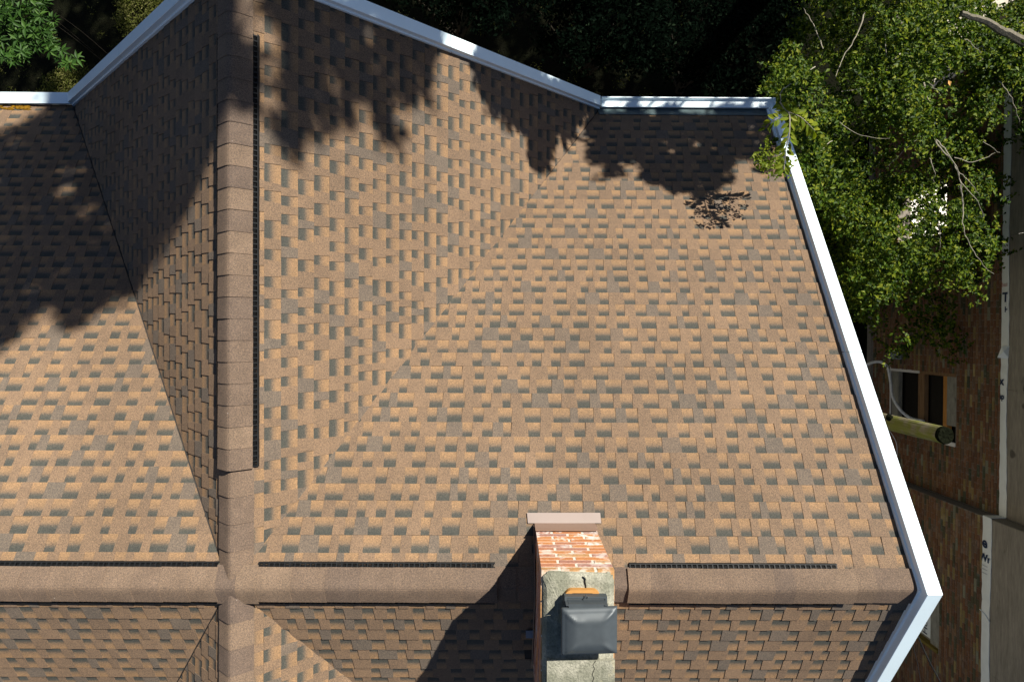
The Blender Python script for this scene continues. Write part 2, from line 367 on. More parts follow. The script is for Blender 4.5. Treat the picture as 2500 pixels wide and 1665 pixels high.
# ridge caps and ridge vents -------------------------------------------------
def caprow(parent, along, start, end, step, lift, slope, face, half=.135, seed=1, name='cap_shingle', droop=0):
    """bent cap shingles over a ridge; along = 'x' or 'y'; exposed edges face 'face' (+1/-1)"""
    r = random.Random(seed); n = max(1, round(abs(end - start) / step)); st = (end - start) / n
    for i in range(n):
        a = start + st * i; b = a + st + .012 * (1 if st > 0 else -1); tone = r.random()
        if face * st < 0: hi_a, hi_b = .0075, .001
        else: hi_a, hi_b = .001, .0075
        tl = r.uniform(-.0015, .0015)
        def sec(pos, hh, d=0):
            top = []; k = 7
            for j in range(-k, k + 1):
                s_ = j / k * (half + r.uniform(-.0005, .0005)); rr = .030 if lift > .015 else .022
                z = -(math.sqrt(s_ * s_ + rr * rr) - rr) * slope + lift + hh + .006
                top.append((s_ + tl, z - d))
            return [(pos + 0 * abs(t[0]), t[0], t[1]) for t in top] + [(pos, t[0], t[1] - .005) for t in top[::-1]]
        sa, sb = sec(a, hi_a), sec(b, hi_b)
        w = lambda q: (Vector((q[0], YR + q[1], ZR + q[2])) if along == 'x' else Vector((XR + q[1], q[0], ZR + q[2])))
        m = MB().loft([[w(q) for q in sa], [w(q) for q in sb]])
        put(name, m.V, m.F, M['cap'], parent, {'tone': [tone] * len(m.F)}, smooth=False)
def vent(along, a, b, slope, seed, half=.135, capend=None):
    """ridge vent: dark ribbed strip on both sides of the ridge, cap shingles on top"""
    m = MB(); lift = .024
    for sd in (-1, 1):
        w = lambda pos, s_, z: (Vector((pos, YR + sd * s_, ZR + z)) if along == 'x' else Vector((XR + sd * s_, pos, ZR + z)))
        zs = lambda s_: -(math.sqrt(s_ * s_ + .030 ** 2) - .030) * slope
        def bar(p0, p1, s0, s1, z0, z1):
            m.add([w(p0, s0, zs(s0) + z0), w(p1, s0, zs(s0) + z0), w(p1, s1, zs(s1) + z0), w(p0, s1, zs(s1) + z0),
                   w(p0, s0, zs(s0) + z1), w(p1, s0, zs(s0) + z1), w(p1, s1, zs(s1) + z1), w(p0, s1, zs(s1) + z1)],
                  [[3, 2, 1, 0], [4, 5, 6, 7], [0, 1, 5, 4], [1, 2, 6, 5], [2, 3, 7, 6], [3, 0, 4, 7]])
        bar(a, b, .02, half - .006, -.03, .018)                     # body under the caps
        bar(a, b, half + .020, half + .026, -.03, .012)             # outer baffle lip
        p = a
        while p < b - .012:
            bar(p, p + .010, half - .006, half + .020, -.03, .012); p += .040
        p = a + .013
        while p < b - .01:                                          # fine louvre fins in the slots
            bar(p, p + .0025, half - .006, half + .012, -.03, .004); p += .0085
    return m.put('ridge_vent', M['vent'], house)
yv0, yv1 = P(570, 1147, 5.15).y, P(570, 62, 5.15).y
v1 = vent('y', yv0 - .005, yv1, SX, 1); caprow(v1, 'y', GI + .002, yv0, .166, .020, SX, -1, seed=21)
xl = P(518, 1400, 5.15).x; v2 = vent('x', XW, xl, SM, 2); caprow(v2, 'x', XW, xl, .21, .020, SM, 1, seed=22)
xa, xb = P(617, 1400, 5.15).x, P(1208, 1400, 5.15).x
v3 = vent('x', xa, xb, SM, 3); caprow(v3, 'x', xa, xb + .005, .25, .020, SM, 1, seed=23)
xc, xd = P(1543, 1400, 5.15).x, P(2062, 1400, 5.15).x
v4 = vent('x', xc, xd, SM, 4); caprow(v4, 'x', xc - .02, xd + .1, .165, .020, SM, 1, seed=24)
rc = MB().tube([(XW, YR, ZR - .01), (EI, YR, ZR - .01)], .012).put('ridge_line', M['deck'], house)
caprow(rc, 'x', xb, .21, .15, .0, SM, 1, seed=25); caprow(rc, 'x', .66, xc, .15, .0, SM, -1, seed=26)
caprow(rc, 'x', xd + .1, EI - .02, .16, .004, SM, 1, seed=27); caprow(rc, 'x', xl, xa, .19, .022, SM, 1, seed=28, half=.15)
rc2 = MB().tube([(XR, YS, ZR - .01), (XR, GI, ZR - .01)], .012).put('ridge_line', M['deck'], house)
caprow(rc2, 'y', yv0 - .0, YR + .07, .19, .0, SX, -1, seed=30)
caprow(rc2, 'y', YR - .07, YS, .20, .0, SX, -1, seed=31)

# copings on the rakes, in two lengths each, mitred at the apex ---------------------
HC = .118
def coping(p0, p1, out, splits):
    """p0 eave end, p1 apex, on the roof plane at the inner face; out = outward horizontal unit vector"""
    out = Vector(out); wd = GO - GI; d = p1 - p0
    ts = [0] + splits + [1]
    for i in range(len(ts) - 1):
        a, b = p0 + d * (ts[i] + (.0007 if i else 0)), p0 + d * (ts[i + 1] - (.0007 if i < len(ts) - 2 else 0))
        def sec(p):
            z = Vector((0, 0, 1))
            return [p + z * -.02 - out * .016, p + z * .040 - out * .016, p + z * .046, p + z * (HC - .004), p + out * .004 + z * HC, p + out * (wd - .004) + z * HC, p + out * wd + z * (HC - .004), p + out * wd - z * .20, p + out * (wd - .02) - z * .20, p + out * (wd - .02) - z * .02]
        m = MB().loft([sec(a), sec(b)]); m.put('rake_coping', M['coping'], house)
coping(corner(1, 1), A_N, (0, 1, 0), [.52]); coping(corner(-1, 1), A_N, (0, 1, 0), [.44])
coping(Vector((EI, GI, ZR - H * fe)), Vector((EI, YR, ZR)), (1, 0, 0), [.62]); coping(Vector((EI, YS, ZR - H * fe)), Vector((EI, YR, ZR)), (1, 0, 0), [.5])
coping(corner(1, -1), A_S, (0, -1, 0), [.5]); coping(corner(-1, -1), A_S, (0, -1, 0), [.5])
# gutters along the north eave, open on the right, with a flat cover on the left
ze = ZR - H * fe
def gutter(x0, x1, cover):
    y0, y1, zt = GI + .006, GO + .012, ze + .055
    pr = [(y0, zt), (y0, zt - .11), (y1 - .03, zt - .11), (y1, zt - .03), (y1, zt), (y1 - .012, zt), (y1 - .012, zt - .012), (y1 - .03, zt - .038), (y0 + .003, zt - .038), (y0 + .003, zt)]
    m = MB(); m.loft([[Vector((x0, y, z)) for y, z in pr], [Vector((x1, y, z)) for y, z in pr]], caps=False)
    m.box((x0, y0, zt - .11), (x0 + .003, y1 - .01, zt)); m.box((x1 - .003, y0, zt - .11), (x1, y1 - .01, zt))
    g = m.put('gutter', M['gut'], house)
    if cover: MB().box((x0 - .002, y0 - .006, zt + .002), (x1 + .002, y1 + .003, zt + .010)).put('gutter_cover', M['coping'], g)
    return g
gutter(corner(1, 1).x + .02, EO - .03, False); gutter(XW, corner(-1, 1).x + .06, True)
dn = Vector((0, SM, 1)).normalized(); dv = Vector((0, -1, SM)).normalized()
e0 = Vector((corner(1, 1).x - .03, GI - .002, ze)); e1 = Vector((EI - .004, GI - .002, ze))
MB().prism([e0 + dn * .014, e1 + dn * .014, e1 + dv * .125 + dn * .014, e0 + dv * .125 + dn * .014 + Vector((.02, 0, 0))], dn * .004).put('drip_edge', M['drip'], house)
mv = MB(); r = random.Random(5)
for i in range(70):
    x = r.uniform(-6.6, corner(-1, 1).x - .5); c = Vector((x, GI, ze)) + dv * r.uniform(.02, .10) + dn * .012; s_ = r.uniform(.02, .05)
    mv.add([c + Vector((s_, 0, 0)), c + dv * s_ * .5, c - Vector((s_, 0, 0)), c - dv * s_ * .5, c + dn * .012], [[0, 1, 4], [1, 2, 4], [2, 3, 4], [3, 0, 4]])
mv.put('moss', M['mossy'], house, kind='stuff')
# walls under the roof
wm = MB(); wz = ze - .12
wm.box((XW + .3, YS + .35, 0), (EO - .35, GI - .25, wz))
wm.prism([(EO - .35, YS + .35, wz), (EO - .35, GI - .25, wz), (EO - .35, YR, ZR - .25)], (-.2, 0, 0))
for yy, d_ in ((GI - .25, -.2), (YS + .35, .2)):
    wm.prism([(XR - VX + .25, yy + d_ * .01, wz), (XR + VX - .25, yy + d_ * .01, wz), (XR, yy + d_ * .01, ZR - .3)], (0, d_, 0))
wm.put('wall', M['siding'], house)

# ------------------------------------------------------------------ chimney
DC = 4.41; ZC = G - DC
a_, b_ = P(1322, 1392, DC), P(1500, 1392, DC)
cx0, cx1, cy1 = a_.x, b_.x, a_.y; cy0 = cy1 - 1.25
chim = put('chimney', *(lambda m: (m.V, m.F))(MB().box((cx0 + .0005, cy0 + .0005, ZR - 1.1), (cx1 - .0005, cy1 - .0005, ZC - .006))), M['cmort'], house)
BP = .0677; BH = .054
pal = [(.40, .165, .068), (.36, .155, .085), (.32, .155, .11), (.43, .185, .07), (.31, .16, .125), (.39, .22, .10), (.34, .22, .18)]
nz = 17; r = random.Random(3)
def brick_box(lo, hi, mat, parent, col, lime=0, name='brick', j=.0007):
    m = MB().box(lo, hi)
    m.V = [v + Vector((r.uniform(-j, j), r.uniform(-j, j), r.uniform(-j, j))) for v in m.V]
    return put(name, m.V, m.F, mat, parent, {'col': [col] * 6, 'lime': [lime] * 6})
for c in range(nz):
    z1 = ZC - c * BP - .004; z0 = z1 - BH; odd = c % 2
    lime = 1.0 if c >= 8 else .55
    # front and back rows
    L = cx1 - cx0
    edges = [0, .5, 1] if odd else [0, .25, .75, 1]
    for yy in (cy1, cy0):
        if z1 < zmain(yy) - .05: continue
        for i in range(len(edges) - 1):
            x0 = cx0 + L * edges[i] + (.010 if edges[i] > 0 else 0); x1 = cx0 + L * edges[i + 1] - (.010 if edges[i + 1] < 1 else 0)
            pr = r.uniform(.0008, .003); lo, hi = (yy - .09, yy + pr) if yy == cy1 else (yy - pr, yy + .09)
            col = (.36, .20, .085) if c == 0 else r.choice(pal)
            brick_box((x0, lo, z0), (x1, hi, z1), M['cbrick'], chim, col, lime)
    # sides
    y = cy1 - .093 - (.0 if odd else .11)
    ys = [cy1 - .093]; 
    while y > cy0 + .15: 
        if y < ys[-1] - .05: ys.append(y)
        y -= .225
    ys.append(cy0 + .093)
    for i in range(len(ys) - 1):
        ya, yb = ys[i] - .006, ys[i + 1] + .006
        if ya - yb < .03 or z1 < zmain((ya + yb) / 2) - .04: continue
        for xx in (cx0, cx1):
            pr = r.uniform(.0008, .005); lo, hi = (xx - pr, xx + .09) if xx == cx0 else (xx - .09, xx + pr)
            brick_box((lo, yb, z0), (hi, ya, z1), M['cbrick'], chim, (.40, .22, .10) if c == 0 else r.choice(pal), lime * .5)
# concrete crown with bevelled, uneven edges
def ring(ins, z, n=9, jit=.006, rad=.05):
    x0, x1, y0, y1 = cx0 + ins, cx1 - ins, cy0 + ins, cy1 - ins * 1.6
    pts = []
    for (x, y, a0) in ((x1 - rad, y1 - rad, 0), (x0 + rad, y1 - rad, 90), (x0 + rad, y0 + rad, 180), (x1 - rad, y0 + rad, 270)):
        for k in range(n):
            t = math.radians(a0 + 90 * k / (n - 1)); pts.append(Vector((x + rad * math.cos(t) + r.uniform(-jit, jit), y + rad * math.sin(t) + r.uniform(-jit, jit), z + r.uniform(-.002, .002))))
    return pts
MB().loft([ring(.004, ZC - .006), ring(.006, ZC + .012), ring(.03, ZC + .034), ring(.10, ZC + .046)]).put('concrete_crown', M['conc'], chim)
ZT = ZC + .047
MB().box((cx0 + .035, cy0 - .02, ZT - .01), (cx1 - .004, P(1400, 1606, 4.37).y, ZT + .022)).put('crown_slab', M['conc'], chim)
def crack(pp, D):  # thin dark strips drawn along the crack lines of the crown
    pts = [P(x, y, D) for x, y in pp]; m = MB()
    for i in range(len(pts) - 1):
        wd = r.uniform(.0008, .0018); m.add([pts[i] + Vector((-wd, 0, 0)), pts[i] + Vector((wd, 0, 0)), pts[i + 1] + Vector((wd, 0, 0)), pts[i + 1] + Vector((-wd, 0, 0)), pts[i] + Vector((0, 0, -.02)), pts[i + 1] + Vector((0, 0, -.02))], [[0, 1, 2, 3], [0, 4, 5, 3], [1, 2, 5, 4]])
    m.put('crack', M['crack'], chim)
crack([(1427, 1406), (1430, 1413), (1429, 1420), (1431, 1428), (1431, 1440)], G - ZT - .004)
crack([(1455, 1612), (1448, 1622), (1452, 1632), (1446, 1645), (1450, 1655), (1447, 1664), (1449, 1680)], G - ZT - .026)
# flue tile
def rrect(cx, cy, hx, hy, rad, z, n=7):
    pts = []
    for (sx, sy, a0) in ((1, 1, 0), (-1, 1, 90), (-1, -1, 180), (1, -1, 270)):
        for k in range(n):
            t = math.radians(a0 + 90 * k / (n - 1)); pts.append(Vector((cx + sx * (hx - rad) + rad * math.cos(t), cy + sy * (hy - rad) + rad * math.sin(t), z)))
    return pts
ftop = P(1422, 1441, 4.32); fcx = P(1422, 1500, 4.32).x; fhx = .115; fcy = ftop.y - .125
MB().loft([rrect(fcx, fcy, fhx, .125, .05, ZT - .01), rrect(fcx, fcy, fhx, .125, .05, ZT + .035), rrect(fcx, fcy, fhx - .02, .105, .04, ZT + .035), rrect(fcx, fcy, fhx - .02, .105, .04, ZT - .005)]).put('flue_tile', M['flue'], chim)
# metal cap: skirt, four legs and a creased lid
DL = 4.20; ZL = G - DL
l0, l1 = P(1372, 1484, DL), P(1506, 1596, DL); lx0, lx1, ly1, ly0 = l0.x, l1.x, l0.y, l1.y
lcx, lcy = (lx0 + lx1) / 2, (ly0 + ly1) / 2
nn = 28; hx, hy = (lx1 - lx0) / 2, (ly1 - ly0) / 2; VV = []; FF = []
for j in range(nn + 1):
    for i in range(nn + 1):
        a, b = i / nn * 2 - 1, j / nn * 2 - 1
        e = max(abs(a), abs(b)); dia = max(0, 1 - abs(abs(a) - abs(b)) / .22) * max(0, e - .3)
        z = .040 * (1 - max(0, e - .45) ** 1.6 / .55 ** 1.6) + .007 * max(0, 1 - abs(abs(a) - abs(b)) / .16) * max(0, min(1, (e - .45) / .2)) * (1 - max(0, e - .8) / .2) - .006 * max(0, 1 - abs(e - .93) / .05) + (.003 * math.exp(-((a + .35) ** 2 + (b - .5) ** 2) * 60))
        VV.append(Vector((lcx + a * hx, lcy + b * hy + a * .006, ZL + z)))
for j in range(nn):
    for i in range(nn):
        k = j * (nn + 1) + i; FF.append([k, k + 1, k + nn + 2, k + nn + 1])
nv = len(VV)
bd = [i for i in range(nn + 1)] + [(j + 1) * (nn + 1) - 1 for j in range(1, nn + 1)] + [nn * (nn + 1) + i for i in range(nn - 1, -1, -1)] + [j * (nn + 1) for j in range(nn - 1, 0, -1)]
for k, i in enumerate(bd): VV.append(VV[i] + Vector(((VV[i].x - lcx) * .012, (VV[i].y - lcy) * .012, -.022)))
for k in range(len(bd)): FF.append([bd[k], nv + k, nv + (k + 1) % len(bd), bd[(k + 1) % len(bd)]])
lid = put('flue_cap', VV, FF, M['capm'], chim, smooth=True)
sk = MB(); sy1 = P(1430, 1457, 4.27).y; sx0, sx1 = P(1379, 1460, 4.27).x, P(1483, 1460, 4.27).x
sk.box((sx0, sy1 - .012, ZT + .03), (sx1, sy1, ZT + .085)); sk.box((sx0 + .012, ly0 + .033, ZT + .04), (sx1 - .012, sy1 - .013, ZT + .078)); sk.box((sx0 + .02, ly0 + .04, ZT + .078), (sx1 - .02, sy1 - .022, ZL - .012)); sk.box((sx0, ly0 + .02, ZT + .03), (sx1, ly0 + .032, ZT + .085))
sk.box((sx0, ly0 + .032, ZT + .03), (sx0 + .012, sy1 - .012, ZT + .085)); sk.box((sx1 - .012, ly0 + .032, ZT + .03), (sx1, sy1 - .012, ZT + .085))
for x in (sx0 + .002, sx1 - .026):
    for y in (sy1 - .03, ly0 + .024): sk.box((x, y, ZT + .07), (x + .02, y + .006, ZL - .005))
sk.tube([P(1430, 1452, 4.27), P(1432, 1459, 4.25), P(1436, 1457, 4.24)], .004)
sk.put('cap_skirt', M['capm'], chim)
# flashings
fa = [P(1287, 1258, 5.46), P(1467, 1258, 5.46), P(1469, 1283, 5.42), P(1289, 1283, 5.42)]
def onN(p, h=.018): return Vector((p.x, p.y, zmain(p.y))) + dn * h
MB().prism([onN(fa[3]), onN(fa[2]), onN(fa[1]), onN(fa[0])], dn * .003).put('flashing_apron', M['apron'], chim)
zb = zmain(cy1 + .02)
MB().prism([(cx0 - .006, cy1 + .012, zb - .02), (cx1 + .006, cy1 + .012, zb - .02), (cx1 + .006, cy1 + .012, zb + .22), (cx0 - .006, cy1 + .012, zb + .22)], (0, .006, 0)).put('flashing', M['flash'], chim)
for xx, d_ in ((cx0 - .010, -.004), (cx1 + .010, .004)):
    ya = [cy1 + .01 - k * .18 for k in range(8)]; sf = MB()
    for k in range(7): sf.prism([(xx, ya[k], zmain(ya[k])), (xx, ya[k + 1], zmain(ya[k + 1])), (xx, ya[k + 1], zmain(ya[k + 1]) + .09), (xx, ya[k], zmain(ya[k]) + .09)], (d_, 0, 0))
    sf.put('step_flashing', M['flash'], chim)
gp = P(1297, 1537, 5.55); gz = zmain(gp.y); MB().box((gp.x - .045, gp.y - .03, gz), (gp.x + .04, gp.y + .03, gz + .05)).put('roof_bracket', M['greybox'], house)

# ------------------------------------------------------------------ neighbouring brick building
XN, XP = 7.9, 7.64; YN1 = 4.6; YSTEP = P(2440, 1266, 10.75).y; YN0 = -9.0
ZB = G - 10.9; ZW = ZB + .15; ZTOP = G - 9.45
nb = root('brick_building', (XN, 0, 0), 'neighbouring brick building being stripped, with bare plywood and torn white house wrap above the bricks', 'building')
op1 = (P(2300, 1090, 12.0).y, P(2300, 914, 12.0).y, G - 14.05, G - 12.0)           # openings: y0, y1, z0, z1 on the wall at XN
op2 = (P(2260, 580, 13).y, P(2260, 455, 13).y, G - 13.85, G - 12.3)
op3 = (P(2311, 1592, 12.0).y, P(2311, 1418, 12.0).y, G - 13.6, G - 12.0)
def wallmesh(x, y0, y1, ops, th=.25):
    m = MB(); ys = sorted({y0, y1, *[v for o in ops for v in o[:2]]}); zs = sorted({0, ZB, *[v for o in ops for v in o[2:]]})
    for i in range(len(ys) - 1):
        for j in range(len(zs) - 1):
            yc, zc = (ys[i] + ys[i + 1]) / 2, (zs[j] + zs[j + 1]) / 2
            if any(o[0] < yc < o[1] and o[2] < zc < o[3] for o in ops): continue
            m.box((x, ys[i], zs[j]), (x + th, ys[i + 1], zs[j + 1]))
    return m
wall1 = wallmesh(XN, YSTEP, YN1, [op1, op2]).put('wall', M['wmort'], nb)
wall2 = wallmesh(XP, YN0, YSTEP, [op3]).put('wall', M['wmort'], nb)
wpal = [(0.1463, 0.0702, 0.0338), (0.1580, 0.0786, 0.0377), (0.1229, 0.0646, 0.0351), (0.1638, 0.0955, 0.0468), (0.2340, 0.1755, 0.0676), (0.2106, 0.1516, 0.0585), (0.0761, 0.0674, 0.0364), (0.0608, 0.0674, 0.0390), (0.1287, 0.0842, 0.0520), (0.1814, 0.1095, 0.0585), (0.1755, 0.1713, 0.1105)]
wts = [7, 7, 7, 6, 1.8, 1.8, 3, 2, 5, 3, .8]
r = random.Random(9); bl = []
for (x, y0, y1, ops, wl) in ((XN, YSTEP, YN1, [op1, op2], wall1), (XP, YN0, YSTEP, [op3], wall2)):
    c = 0; z = ZB - .004
    while z - BH > .05:
        z0, z1 = z - BH, z; zc = (z0 + z1) / 2
        spans = [(y0, y1)]
        for o in ops:
            if o[2] < zc < o[3]: spans = [s for a, b in spans for s in ((a, min(b, o[0])), (max(a, o[1]), b)) if s[1] - s[0] > .03]
        for a, b in spans:
            y = a - (c % 2) * .105
            while y < b - .02:
                ya, yb = max(y, a) + .004, min(y + .21, b) - .005
                if yb - ya > .03:
                    ctr = Vector((x, (ya + yb) / 2, zc)); px_, py_, d = pix(ctr)
                    vis = 0 < px_ < 2500 and 0 < py_ < 1665 and py_ > 560 and px_ > 1970 + (py_ - 500) * .333
                    bl.append(((yb - ya) * px_ / d ** 2 if vis else -1, x, ya, yb, z0, z1, wl))
                y += .21
        z -= BP; c += 1
bl.sort(key=lambda t: -t[0])
variants = []
for k in range(22):
    col = wpal[k % len(wpal)]; f_ = r.uniform(.85, 1.15); m = MB().box((-.008, -.1, -BH / 2), (.03, .1, BH / 2))
    m.V = [v + Vector((r.uniform(-.003, .003), r.uniform(-.002, .002), r.uniform(-.002, .002))) for v in m.V]
    variants.append(mesh('brick', m.V, m.F, M['wbrick'], {'col': [tuple(q * f_ for q in col)] * 6, 'lime': [.07] * 6}))
for s_, x, ya, yb, z0, z1, wl in bl[:300]:
    k = r.choices(range(len(wpal)), wts)[0] + r.choice((0, len(wpal)))
    o = bpy.data.objects.new('brick', variants[k]); COL.objects.link(o); o.parent = wl
    o.location = Vector((x, (ya + yb) / 2, (z0 + z1) / 2)) - WL[wl.name]; o.scale = (1, (yb - ya) / .2, 1)
m = MB(); cl = []
for s_, x, ya, yb, z0, z1, wl in bl[300:]:
    p = r.uniform(-.003, .003); m.add([(x - .008 + p, ya, z0), (x - .008 + p, yb, z0), (x - .008 + p, yb, z1), (x - .008 + p, ya, z1), (x + .01, ya, z0), (x + .01, yb, z0), (x + .01, yb, z1), (x + .01, ya, z1)],
          [[0, 3, 2, 1], [0, 1, 5, 4], [1, 2, 6, 5], [2, 3, 7, 6], [3, 0, 4, 7]])
    f_ = r.uniform(.85, 1.15); col = tuple(q * f_ for q in r.choices(wpal, wts)[0]); cl += [col] * 5
put('brick_courses', m.V, m.F, M['wbrick'], nb, {'col': cl, 'lime': [.07] * len(cl)}, kind='stuff')
# house wrap bands between the bricks and the plywood, with a wavy torn top edge
def wrapband(x, y0, y1, z0, zt, amp, seed):
    rr = random.Random(seed); m = MB(); n = max(4, int((y1 - y0) / .12)); secs = []
    for i in range(n + 1):
        y = y0 + (y1 - y0) * i / n; wz_ = zt + amp * math.sin(y * 2.1 + seed) + rr.uniform(-.006, .006); bx = rr.uniform(-.006, .006)
        secs.append([Vector((x - .014 + bx, y, z0)), Vector((x - .018 + bx, y, (z0 + wz_) / 2)), Vector((x - .012 + bx, y, wz_)), Vector((x - .004, y, wz_)), Vector((x - .004, y, z0))])
    return m.loft(secs).put('house_wrap', M['wrap'], nb)
hw1 = wrapband(XN, YSTEP + .01, YN1, ZB + .003, ZW, .012, 1); hw2 = wrapband(XP, YN0, YSTEP + .012, ZB + .003, ZW + .04, .015, 2)
MB().box((XP - .012, YSTEP + .004, ZB + .003), (XN - .02, YSTEP + .018, ZW + .01)).put('house_wrap', M['wrap'], nb)
fp = P(2457, 858, 10.78)
MB().add([fp + Vector((-.10, -.10, -.06)), fp + Vector((.03, -.12, .03)), fp + Vector((.03, .10, .05)), fp + Vector((-.06, .08, -.02)), fp + Vector((-.07, 0, .03))], [[0, 1, 4], [1, 2, 4], [2, 3, 4], [3, 0, 4], [0, 3, 2, 1]]).put('loose_flap', M['wrap'], hw1)
# plywood sheathing above (sheets of their own)
def sheets(x, y0, y1, first):
    y = first
    while y < y1:
        a, b = max(y, y0) + .002, min(y + 2.44, y1) - .002
        if b > a: MB().box((x, a, ZB + .02), (x + .012, b, ZTOP)).put('plywood_sheet', M['ply'], nb)
        y += 2.44
sheets(XN, YSTEP, YN1, YSTEP - .4); sheets(XP, YN0, YSTEP, YSTEP - 2.44 * 3 - .01)
MB().box((XP + .014, YSTEP - .014, ZB + .02), (XN - .002, YSTEP - .002, ZTOP)).put('plywood_sheet', M['ply'], nb)
MB().box((XP - .05, YN0, ZTOP + .002), (13, YN1, ZTOP + .04)).put('flat_roof', M['board'], nb)
MB().box((XN - .06, YSTEP, 0), (XN - .002, YN1, .16)).put('foundation_ledge', M['wmort'], nb)
MB().box((XN + .3, YN0, .02), (13, YN1 - .02, .62)).put('floor_slab', M['floor'], nb)
MB().box((13, YN0, 0), (13.2, YN1, ZTOP)).put('wall', M['siding'], nb); MB().box((XP + .3, YN0, 0), (13, YN0 + .2, ZTOP)).put('wall', M['siding'], nb)
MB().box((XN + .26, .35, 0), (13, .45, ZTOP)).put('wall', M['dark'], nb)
# window openings with their timbers
def member(win, x0, x1, ya, yb, za, zb, mat, name): return MB().box((x0, ya, za), (x1, yb, zb)).put(name, mat, win)
y0, y1, z0, z1 = op1
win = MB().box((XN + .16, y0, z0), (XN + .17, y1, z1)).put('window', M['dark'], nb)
hz = (z1 - z0)
zz = lambda px_: G - XN * F / (px_ - 1250)            # height on the wall that shows at this picture column
member(win, XN + .02, XN + .10, y0, y1, z0, zz(2203), M['board'], 'sill_board')
member(win, XN + .04, XN + .12, y0, y1, zz(2249), zz(2264), M['brown'], 'meeting_rail')
member(win, XN + .02, XN + .10, y0 + .02, y1, zz(2313), zz(2324), M['orange'], 'head_stud')
member(win, XN - .002, XN + .05, y0 + .35, y1, zz(2325), z1, M['board'], 'head_board')
member(win, XN - .006, XN + .06, y1 - .045, y1 + .01, z0, zz(2256), M['chip'], 'side_casing'); member(win, XN - .006, XN + .06, y1 - .05, y1 + .01, zz(2258), z1, M['brown'], 'side_casing')
member(win, XN - .012, XN + .02, y0 - .01, y0 + .06, zz(2322), z1, M['chip'], 'side_casing'); member(win, XN - .012, XN, y0, y1 + .03, z0 - .03, z0, M['chip'], 'sill_trim')
y0, y1, z0, z1 = op2
win2 = MB().box((XN - .005, y0 - .07, z0), (XN + .1, y0, z1)).put('window', M['board'], nb)
member(win2, XN - .005, XN + .1, y1, y1 + .07, z0, z1, M['board'], 'side_casing'); member(win2, XN - .02, XN + .12, y0 - .07, y1 + .07, z0 - .32, z0 - .003, M['brown'], 'sill_board')
member(win2, XN - .005, XN + .1, y0 - .07, y1 + .07, z1 + .003, z1 + .09, M['brown'], 'head_board')
y0, y1, z0, z1 = op3; zz3 = lambda px_: G - XP * F / (px_ - 1250)
win3 = MB().box((XP + .10, y0, z0), (XP + .12, y1, z1)).put('boarded_window', M['board'], nb)
member(win3, XP + .03, XP + .10, y0 + .04, y1, zz3(2287), z1, M['board'], 'board')
hw3 = member(win3, XP + .05, XP + .10, y0 + .10, y1, z0, zz3(2285), M['wrap'], 'house_wrap')
member(win3, XP - .03, XP + .10, y0 - .02, y0 + .03, z0, z1, M['olive'], 'side_casing'); member(win3, XP - .01, XP + .05, y1 - .05, y1 + .01, z0, z1, M['chip'], 'side_casing')
# printed words on the wrap
def word(txt, size, org, xa, ya, mat, parent, zclip=None, bold=False):
    cu = bpy.data.curves.new('lettering', 'FONT'); cu.body = txt; cu.size = size; cu.resolution_u = 3; cu.offset = size * (.03 if bold else .008)
    to = bpy.data.objects.new('lettering', cu); COL.objects.link(to); bpy.context.view_layer.update()
    me = bpy.data.meshes.new_from_object(to.evaluated_get(bpy.context.evaluated_depsgraph_get())); bpy.data.objects.remove(to)
    xa, ya, org = Vector(xa), Vector(ya), Vector(org)
    V = [org + xa * v.co.x + ya * v.co.y for v in me.vertices]; Fc = [list(p.vertices) for p in me.polygons]
    bm = bmesh.new(); vs = [bm.verts.new(v) for v in V]
    for f_ in Fc:
        try: bm.faces.new([vs[i] for i in f_])
        except ValueError: pass
    if zclip:
        for z, s_ in ((zclip[1], 1), (zclip[0], -1)):
            bmesh.ops.bisect_plane(bm, geom=bm.verts[:] + bm.edges[:] + bm.faces[:], plane_co=(0, 0, z), plane_no=(0, 0, s_), clear_outer=True)
    bm.verts.index_update(); V = [v.co.copy() for v in bm.verts]; Fc = [[v.index for v in f_.verts] for f_ in bm.faces]; bm.free()
    if V: put('lettering', V, Fc, mat, parent)
Z, Yx = (0, 0, 1), (0, 1, 0)
zc1 = (ZB + .004, ZW - .004); zc2 = (ZB + .004, ZW + .028)
yy = lambda py_, D=10.8: P(2465, py_, D).y
word('bui', .10, (XN - .026, yy(700), ZB + .015), Z, Yx, M['red'], hw1, zc1)
word('T', .21, (XN - .026, yy(737), ZB + .035), Z, Yx, M['ink'], hw1, zc1, True)
word('H', .12, (XN - .026, yy(762), ZB + .085), Z, Yx, M['ink'], hw1, zc1, True)
word('x', .19, (XN - .026, yy(940), ZB - .01), Z, Yx, M['ink'], hw1, zc1, True)
word('ap', .13, (XN - .026, yy(975), ZB - .02), Z, Yx, M['ink'], hw1, zc1, True)
word('e', .24, (XP - .026, P(2424, 1337, 10.8).y, ZB + .012), Z, Yx, M['ink'], hw2, zc2, True)
word('Wr', .17, (XP - .026, P(2424, 1371, 10.8).y, ZB - .045), Z, Yx, M['ink'], hw2, zc2, True)
for k in range(3): word('installation', .035, (XP - .026, P(2424, 1383 + 9 * k, 10.8).y, ZB - .01), Z, Yx, M['greybox'], hw2, zc2)
word('Home', .20, (XP + .047, op3[0] + .12, zz3(2275) + .02), Yx, (0, 0, -1), M['ink'], hw3)
# small boxes on the wall
for bx, by in ((2206, 867), (2211, 672)):
    q = P(bx, by, XN * F / (bx - 1250)); MB().box((XN - .09, q.y - .085, q.z - .10), (XN - .009, q.y + .085, q.z + .10)).box((XN - .10, q.y - .06, q.z - .14), (XN - .04, q.y + .06, q.z - .07)).put('vent_hood', M['greybox'], nb)
